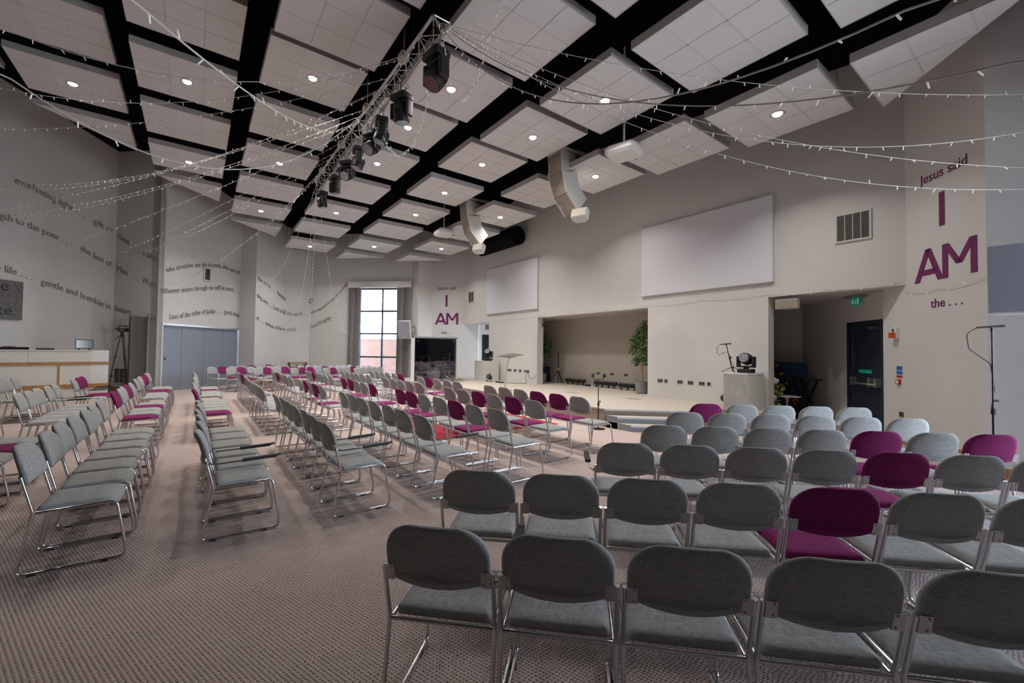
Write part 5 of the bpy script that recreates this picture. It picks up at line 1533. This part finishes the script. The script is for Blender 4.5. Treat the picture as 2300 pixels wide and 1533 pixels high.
def drum(s, dpt, z, r, h, axis, label, name='drum', legs=True):
    p = c0 + DS(s, dpt, ZS + 0.008)
    t = thing(name, label, 'drum', p, 0, 'drum kit in the booth')
    ax = dd_ * axis[0] - nd * axis[1] + Vector((0, 0, axis[2]))
    sh = obj('shell', MB().lathe([(r * 0.98, -h / 2), (r, -h / 2), (r, h / 2), (r * 0.98, h / 2)], (0, 0, z), 28, axis=ax), M_DRUM, t)
    obj('drum_head', MB().lathe([(0.001, h / 2 + 0.003), (r * 0.97, h / 2 + 0.003), (r * 0.97, h / 2), (0.001, h / 2)], (0, 0, z), 28, axis=ax).lathe([(0.001, -h / 2 - 0.003), (r * 0.97, -h / 2 - 0.003), (r * 0.97, -h / 2), (0.001, -h / 2)], (0, 0, z), 28, axis=ax), M_SKIN_D, sh)
    hp = MB()
    for q in (-h / 2, h / 2):
        hp.lathe([(r * 1.01, q - 0.012), (r * 1.03, q - 0.012), (r * 1.03, q + 0.012), (r * 1.01, q + 0.012)], (0, 0, z), 28, axis=ax)
    a_ = ax.normalized(); u_ = a_.orthogonal().normalized(); v_ = a_.cross(u_)
    for k in range(8):
        w_ = u_ * cos(k * pi / 4) + v_ * sin(k * pi / 4)
        hp.tube([Vector((0, 0, z)) + w_ * r * 1.04 - a_ * h * 0.48, Vector((0, 0, z)) + w_ * r * 1.04 + a_ * h * 0.48], 0.006, 5)
    obj('hoops', hp, M_CHROME, sh)
    if legs:
        for k in range(3):
            a = k * 2 * pi / 3 + 0.5
            obj('leg', MB().tube([(r * 0.9 * cos(a), r * 0.9 * sin(a), z - 0.02), (r * 1.15 * cos(a), r * 1.15 * sin(a), 0.0)], 0.010, 6), M_CHROME, t)
    return t
drum(-0.05, 0.75, 0.28, 0.26, 0.40, (0, -1, 0), 'bass drum with chrome hoops in the middle of the drum booth', 'bass_drum')
drum(-0.38, 0.50, 0.52, 0.20, 0.38, (0, 0, 1), 'dark red floor tom standing at the left inside the booth', 'floor_tom')
drum(0.14, 0.62, 0.72, 0.14, 0.20, (0.1, -0.3, 1), 'small dark red tom drum raised at the right in the booth', 'tom_drum')
drum(0.45, 0.95, 0.58, 0.17, 0.14, (0, 0, 1), 'shallow snare drum at the right rear of the booth', 'snare_drum')
def cymbal(s, dpt, h, r, label):
    t = thing('cymbal_stand', label, 'cymbal', c0 + DS(s, dpt, ZS + 0.008), 0, 'drum kit in the booth')
    for k in range(3):
        a = k * 2 * pi / 3 + 0.9
        obj('leg', MB().tube([(0, 0, 0.28), (0.17 * cos(a), 0.17 * sin(a), 0.10), (0.26 * cos(a), 0.26 * sin(a), 0.008)], 0.011, 6), M_CHROME, t)
    obj('pole', MB().tube([(0, 0, 0.06), (0, 0, h)], 0.013, 8), M_CHROME, t)
    obj('cymbal', MB().lathe([(0.001, 0.03), (0.04, 0.02), (0.06, 0.012), (r, -0.01), (r, -0.013), (0.001, 0.022)], (0, 0, h), 28, axis=(0.15, -0.1, 1)), M_BRASS, t)
cymbal(-0.55, 0.28, 0.98, 0.20, 'cymbal on a chrome stand at the left front of the drum booth')
cymbal(-0.26, 0.90, 1.0, 0.25, 'larger cymbal on a chrome stand behind the floor tom')
cymbal(0.36, 0.30, 0.92, 0.05, 'chrome boom stand at the right front of the drum booth')
cymbal(0.56, 0.55, 1.1, 0.12, 'tall chrome stand at the right end of the drum booth')

# ---------------------------------------------------------------- right recess contents
t = thing('exit_sign', 'green running-man exit sign hanging under the recess soffit', 'sign', (-2.79, 11.46, 2.92))
bx = Vector((-R2, R2, 0)); fx_ = Vector((-R2, -R2, 0))
obj('housing', MB().obox(fx_ * 0.05 + Vector((0, 0, -0.025)), bx * 0.24, fx_ * 0.10, (0, 0, 0.025)), mat('grey_lamp_housing', (0.28, 0.28, 0.28), 0.5), t)
pl_ = obj('sign_plate', MB().obox(fx_ * 0.06 + Vector((0, 0, -0.135)), bx * 0.15, fx_ * 0.006, (0, 0, 0.085)), M_GREEN, t)
pg = MB()
def SG(a, b): return bx * (-a) + fx_ * 0.0675 + Vector((0, 0, -0.135 + b))
def gl(pts, r=0.010):
    for p, q in zip(pts, pts[1:]):
        a = SG(*p); b = SG(*q); v = (b - a).normalized(); w_ = v.cross(fx_) * r
        pg.add([a - w_, a + w_, b + w_, b - w_], [(0, 1, 2, 3)])
gl([(-0.10, 0.02), (-0.07, 0.035), (-0.045, 0.0), (-0.02, -0.01)]); gl([(-0.07, 0.03), (-0.085, -0.02), (-0.115, -0.035)]); gl([(-0.085, -0.01), (-0.06, -0.03), (-0.065, -0.065)])
pg.add([SG(-0.055 + 0.014 * cos(k * pi / 4), 0.055 + 0.014 * sin(k * pi / 4)) for k in range(8)], [tuple(range(8))])
gl([(0.02, 0.05), (0.02, -0.05)], 0.008); gl([(0.0, -0.02), (0.02, -0.05), (0.04, -0.02)], 0.008)
pg.add([SG(0.075, -0.06), SG(0.125, -0.06), SG(0.125, 0.06), SG(0.075, 0.06)], [(0, 1, 2, 3)])
obj('pictogram', pg, mat('exit_white', (0.7, 0.8, 0.75), 0.5, emit=(0.8, 1, 0.9), emit_s=0.12), pl_)

nR = Vector((-R2, -R2, 0)); dR = Vector((R2, -R2, 0))
t = thing('fire_alarm', 'fire alarm sounder with orange beacon on the right lettering wall', 'alarm', (-1.995, 10.548, 2.05))
obj('back_box', MB().obox(nR * 0.03, dR * 0.065, nR * 0.03, (0, 0, 0.10)), M_SIGNW, t)
obj('beacon', MB().obox(nR * 0.08 + Vector((0, 0, -0.045)), dR * 0.06, nR * 0.02, (0, 0, 0.05)), mat('orange_beacon', (0.62, 0.09, 0.02), 0.3), t)
obj('cover_line', MB().obox(nR * 0.062 + Vector((0, 0, 0.05)), dR * 0.03, nR * 0.003, (0, 0, 0.03)), M_SOCK, t)
t = thing('fire_notice', 'blue, white and red fire action notice on the right lettering wall', 'sign', (-1.945, 10.498, 1.32))
obj('card', MB().obox(nR * 0.004, dR * 0.075, nR * 0.003, (0, 0, 0.115)), M_SIGNW, t)
obj('blue_rows', MB().obox(nR * 0.008 + Vector((0, 0, 0.07)), dR * 0.07, nR * 0.001, (0, 0, 0.04)).obox(nR * 0.008 + Vector((0, 0, -0.015)), dR * 0.07, nR * 0.001, (0, 0, 0.035)), M_BLUE, t)
obj('red_row', MB().obox(nR * 0.008 + Vector((0, 0, -0.085)), dR * 0.07, nR * 0.001, (0, 0, 0.022)), M_RED, t)
t = thing('fire_call_point', 'square red break-glass call point below the fire notice', 'alarm', (-1.955, 10.508, 1.135))
obj('box', MB().obox(nR * 0.02, dR * 0.045, nR * 0.02, (0, 0, 0.045)), M_RED, t)
obj('label_plate', MB().obox(nR * 0.042, dR * 0.028, nR * 0.002, (0, 0, 0.028)), M_SIGNW, t)

t = thing('display_panel', 'dark navy display panel hung with flowers in the right recess', 'panel', (-4.66, 12.35, 0))
pn_ = MB().prism([(-0.95, 0), (0.62, 0), (0.62, 1.30), (0.54, 1.42), (-0.95, 1.45)], (0, 0.03, 0), (1, 0, 0), (0, 0, 1), (0, 1, 0), 0.06)
obj('board', pn_, M_NAVYP, t)
fc = [mat('flower_%s' % n_, c_, 0.7) for n_, c_ in (('pink', (0.55, 0.16, 0.18)), ('red', (0.45, 0.03, 0.03)), ('orange', (0.5, 0.2, 0.05)), ('yellow', (0.6, 0.38, 0.04)), ('purple', (0.16, 0.05, 0.22)), ('plum', (0.2, 0.03, 0.07)))]
r = random.Random(11)
grn = MB(); leaf_cloud(grn, (-0.15, -0.02, 0.9), (0.55, 0.06, 0.42), 160, 0.10, 1, 8, 0.0); leaf_cloud(grn, (-0.1, -0.02, 0.42), (0.5, 0.06, 0.3), 90, 0.10, 1, 9, 0.0)
obj('garland_leaves', grn, mat('dark_garland_leaf', (0.012, 0.025, 0.012), 0.6), t)
fl_pos = [(-0.30, 1.40, 0), (-0.20, 1.30, 3), (-0.05, 1.33, 2), (-0.22, 1.2, 3), (0.05, 1.12, 3), (-0.10, 1.10, 4), (-0.3, 1.02, 4), (-0.18, 1.0, 5), (-0.52, 1.06, 5), (-0.05, 1.0, 4), (0.18, 0.88, 1), (0.08, 0.80, 0), (-0.35, 0.95, 2), (-0.45, 0.78, 1),
          (-0.14, 0.58, 0), (-0.24, 0.62, 5), (-0.3, 0.5, 5), (-0.18, 0.48, 2), (-0.40, 0.55, 4), (0.32, 0.45, 1), (0.40, 0.5, 0), (0.45, 0.42, 0), (0.36, 0.38, 1), (0.25, 0.28, 3), (-0.12, 0.25, 3), (0.3, 0.2, 5)]
for k, (x, z, ci) in enumerate(fl_pos):
    fm = MB()
    for q in range(7):
        a = q * 2 * pi / 7
        fm.ball((x + 0.028 * cos(a), -0.05, z + 0.028 * sin(a)), 0.022, 6, sz=1.0)
    fm.ball((x, -0.068, z), 0.018, 6, 1)
    obj('flower', fm, [fc[ci], fc[3]], t)
t = thing('pedestal_table', 'small round white pedestal table in front of the flower panel', 'table', (-4.22, 11.6, 0))
obj('table_top', MB().lathe([(0.001, 0.60), (0.30, 0.60), (0.31, 0.61), (0.30, 0.625), (0.001, 0.625)], (0, 0, 0), 32), M_WHITE, t)
obj('pedestal', MB().lathe([(0.20, 0.0), (0.19, 0.015), (0.06, 0.05), (0.025, 0.12), (0.022, 0.45), (0.06, 0.60)], (0, 0, 0), 24), M_WHITE, t)
t = thing('flower_arrangement', 'tall white and green flower arrangement beside the right recess edge', 'flowers', (-4.42, 11.0, 0.0))
obj('vase', MB().lathe([(0.10, 0), (0.13, 0.05), (0.09, 0.25), (0.11, 0.36), (0.10, 0.36), (0.08, 0.25), (0.001, 0.2)], (0, 0, 0), 20), M_POT, t)
gm = MB(); leaf_cloud(gm, (0.05, 0, 0.75), (0.24, 0.2, 0.42), 150, 0.15, 2, 21, 0.0)
obj('leaves', gm, [MATS['pale_leaf'], mat('lime_leaf', (0.3, 0.4, 0.1), 0.6)], t)
r = random.Random(4)
for k in range(12):
    x, z = r.uniform(-0.12, 0.26), r.uniform(0.45, 1.12)
    obj('blossom', MB().ball((x, -0.12, z), 0.05, 8).ball((x + 0.04, -0.13, z + 0.03), 0.035, 8).ball((x - 0.03, -0.13, z - 0.03), 0.035, 8), mat('white_blossom', (0.72, 0.68, 0.58), 0.7), t)
t = thing('folding_rack', 'black folding X-frame keyboard stand beside the flower panel', 'stand', (-3.90, 11.75, 0), radians(-25))
for y in (-0.12, 0.12):
    obj('cross_leg', MB().obox((0, y, 0.52), Vector((0.24, 0, 0.50)), (0, 0.015, 0), Vector((-0.02, 0, 0.01))).obox((0, y + 0.03, 0.52), Vector((-0.24, 0, 0.50)), (0, 0.015, 0), Vector((-0.02, 0, -0.01))), M_BLACKM, t)
for sx in (-0.24, 0.24):
    obj('top_bar', MB().tube([(sx, -0.26, 1.03), (sx, 0.26, 1.03)], 0.022, 8), M_BLACK, t)
    obj('foot_bar', MB().tube([(sx, -0.22, 0.024), (sx, 0.22, 0.024)], 0.022, 8), M_BLACK, t)
tag(obj('wall_post', MB().box(-5.16, -5.08, 13.02, 13.12, 0, 2.0), M_WOOD), 'brown wooden post at the back of the right recess', 'post')

# ---------------------------------------------------------------- sound desk, screens and video camera
DK = Vector((-17.60, -2.215, 0)); dk = Vector((0.342, -0.94, 0)); dkn = Vector((0.94, 0.342, 0))
t = thing('sound_desk', 'long white sound desk front with oak bands at the left', 'desk', DK)
def DQ(s, o, z): return dk * s + dkn * o + Vector((0, 0, z))
obj('front_panel', MB().obox(DQ(1.7, 0.0, 0.75), dk * 1.45, dkn * 0.04, (0, 0, 0.75)), M_CREAM, t)
e1 = DQ(0.25, 0.04, 0); e2 = Vector((-0.02, 0.12, 0))
ce = (DQ(0.25, 0, 0) + e2) / 2; de = (DQ(0.25, 0, 0) - e2)
obj('end_panel', MB().obox(ce + Vector((0, 0, 0.75)), de / 2, Vector((de.y, -de.x, 0)).normalized() * 0.04, (0, 0, 0.75)), M_WHITE, t)
bm_ = MB().obox(DQ(1.7, 0.045, 1.115), dk * 1.46, dkn * 0.014, (0, 0, 0.045)).obox(DQ(1.7, 0.045, 0.46), dk * 1.46, dkn * 0.014, (0, 0, 0.06)).obox(DQ(0.92, 0.045, 0.79), dk * 0.02, dkn * 0.012, (0, 0, 0.29))
nE = Vector((-de.y, de.x, 0)).normalized()
if nE.dot(dkn) < 0: nE = -nE
bm_.obox(ce + nE * 0.045 + Vector((0, 0, 1.115)), de / 2 * 1.05, nE * 0.014, (0, 0, 0.04)).obox(ce + nE * 0.045 + Vector((0, 0, 0.46)), de / 2 * 1.05, nE * 0.014, (0, 0, 0.05))
obj('oak_band', bm_, M_WOOD, t)
jm = MB()
for s, z0, z1 in ((1.5, 1.16, 1.49), (2.0, 0.52, 1.07)):
    jm.obox(DQ(s, 0.0405, (z0 + z1) / 2), dk * 0.003, dkn * 0.001, (0, 0, (z1 - z0) / 2))
obj('panel_joint', jm, M_SLAT, t)
obj('worktop', MB().obox(DQ(1.75, -0.45, 1.10), dk * 1.4, dkn * 0.4, (0, 0, 0.025)), M_CREAM, t)
obj('ledge', MB().obox(DQ(1.7, -0.06, 1.49), dk * 1.45, dkn * 0.12, (0, 0, 0.012)), M_CREAM, t)
obj('end_leg', MB().obox(DQ(0.32, -0.45, 0.55), dk * 0.03, dkn * 0.36, (0, 0, 0.55)).obox(DQ(3.1, -0.45, 0.55), dk * 0.03, dkn * 0.36, (0, 0, 0.55)), M_CREAM, t)
def monitor(s, o, z, w, h, lean, label, stand=0.1, word=None):
    m = thing('monitor', label, 'monitor', DK + DQ(s, o, z), 0, 'black monitors on the sound desk')
    up_ = (Vector((0, 0, 1)) - dkn * lean + dk * 0).normalized(); nn = dk.cross(up_).normalized()
    cc = Vector((0, 0, stand)) + up_ * (h / 2)
    p = obj('panel', MB().obox(cc, dk * (w / 2), nn * 0.018, up_ * (h / 2)), M_BLACK, m)
    obj('bezel_edge', MB().obox(cc + dkn * 0.0, dk * (w / 2 - 0.015), nn * 0.0195, up_ * (h / 2 - 0.02)), M_GLASSD, p)
    for sx in (-0.25, 0.25):
        obj('stand_foot', MB().tube([cc - up_ * (h / 2) + dk * (sx * w), dk * (sx * w * 1.2) + dkn * 0.07 + Vector((0, 0, 0.006))], 0.009, 6).tube([cc - up_ * (h / 2) + dk * (sx * w), dk * (sx * w * 1.2) - dkn * 0.07 + Vector((0, 0, 0.006))], 0.009, 6), M_BLACK, m)
    if word:
        x0, x1, y0, y1 = text_extent(word)
        sgn = 1 if nn.dot(dkn) > 0 else -1
        obj('back_mark', solid_text(MB(), word, lambda x, y, q: cc - dk * ((x - (x0 + x1) / 2) * 0.14) + nn * sgn * (0.0198 + q * 0.1) + up_ * (y * 0.12 - 0.06)), mat('grey_mark', (0.10, 0.10, 0.10), 0.4), p)
    return m
monitor(0.40, -0.06, 1.502, 0.38, 0.27, 0.0, 'black monitor standing on the right end of the desk ledge', 0.04)
monitor(1.12, -0.33, 1.125, 0.36, 0.40, 0.25, 'low black screen tilted behind the desk front, right of the maroon chair', 0.03)
monitor(1.78, -0.33, 1.125, 0.70, 0.42, 0.18, 'long low black screen tilted behind the middle of the desk front', 0.03)
monitor(2.55, -0.33, 1.125, 0.66, 0.46, 0.12, 'black monitor seen from behind at the left edge of the desk', 0.04, 'acer')
q_ = DK + DQ(1.6, -1.2, 0)
ch_ = chair(q_.x, q_.y, atan2(dk.y, dk.x) + pi / 2 + 0.2 - pi / 2 + pi / 2, 'maroon', 'raised maroon operator chair behind the sound desk', 'operator chairs')
ch_.location = (q_.x, q_.y, 0.70)
ch_.rotation_euler = (0, 0, atan2(-dkn.x, dkn.y) + 0.2)
pf = MB().obox(DK + DQ(1.7, -1.35, 0.35), dk * 1.3, dkn * 0.45, (0, 0, 0.35))
tag(obj('operator_platform', pf, mat('platform_carpet', (0.2, 0.17, 0.16), 0.95)), 'raised operator platform behind the sound desk', 'platform')

t = thing('video_camera', 'black video camera on top of the tall tripod by the desk', 'video camera', (-19.75, -2.02, 2.13), radians(40))
cb_ = MB().rbox(-0.05, 0.05, -0.14, 0.16, 0.0, 0.14, 0.02)
body = obj('body', cb_, M_BLACK, t)
obj('lens_barrel', MB().lathe([(0.045, 0), (0.05, 0.02), (0.05, 0.14), (0.06, 0.15), (0.06, 0.22), (0.05, 0.22)], (0, 0.15, 0.07), 16, axis=(0, 1, 0)), M_BLACK, body)
obj('top_handle', MB().tube(fillet([(0, -0.10, 0.13), (0, -0.10, 0.20), (0, 0.12, 0.20), (0, 0.12, 0.13)], 0.03), 0.012, 8), M_BLACK, body)
obj('shotgun_microphone', MB().tube([(0.03, -0.16, 0.215), (0.03, 0.2, 0.215)], 0.014, 8), M_BLACK, body)
obj('viewfinder', MB().rbox(-0.03, 0.03, -0.22, -0.13, 0.08, 0.14, 0.015), M_BLACK, body)
t = thing('camera_tripod', 'tall black tripod standing between the desk and the floor vent', 'tripod', (-19.75, -2.02, 0.0))
obj('head', MB().lathe([(0.05, 1.95), (0.06, 1.98), (0.04, 2.05), (0.05, 2.10), (0.05, 2.13)], (0, 0, 0), 14), M_BLACKM, t)
obj('pan_handle', MB().tube([(0, 0, 2.06), (-0.2, -0.22, 1.85)], 0.010, 6), M_BLACKM, t)
for k in range(3):
    a = k * 2 * pi / 3 + 0.6
    lg = MB()
    for off in (-0.022, 0.022):
        u = Vector((-sin(a), cos(a), 0)) * off
        lg.tube([Vector((0.05 * cos(a), 0.05 * sin(a), 1.95)) + u, Vector((0.22 * cos(a), 0.22 * sin(a), 0.9)) + u, Vector((0.30 * cos(a), 0.30 * sin(a), 0.02)) + u], 0.011, 6)
    for z, rr in ((1.25, 0.165), (0.62, 0.245), (0.05, 0.297)):
        lg.obox((rr * cos(a), rr * sin(a), z), (0.03, 0, 0), (0, 0.03, 0), (0, 0, 0.02))
    obj('leg', lg, M_BLACKM, t)
obj('spreader', MB().tube([(0, 0, 0.55), (0.25 * cos(0.6), 0.25 * sin(0.6), 0.6)], 0.008, 6).tube([(0, 0, 0.55), (0.25 * cos(2.69), 0.25 * sin(2.69), 0.6)], 0.008, 6).tube([(0, 0, 0.55), (0.25 * cos(4.79), 0.25 * sin(4.79), 0.6)], 0.008, 6), M_BLACKM, t)
t = thing('low_table', 'small dark framed table against the far end wall', 'table', (-23.2, 4.1, 0), radians(90))
obj('table_top', MB().box(-0.42, 0.42, -0.2, 0.2, 0.93, 0.97), M_WOOD, t)
for sx in (-0.38, 0.38):
    for sy in (-0.16, 0.16):
        obj('leg', MB().box(sx - 0.02, sx + 0.02, sy - 0.02, sy + 0.02, 0, 0.93), M_BLACKM, t)
t = thing('wall_ring', 'small grey ring ornament in the far wall corner', 'ornament', (-23.38, 4.66, 4.08))
obj('ring', MB().tube([(0.09 * cos(a) * 0.7, 0.09 * cos(a) * 0.7, 0.11 * sin(a)) for a in [k * pi / 8 for k in range(16)]], 0.022, 6, closed=True), M_LETTER, t)
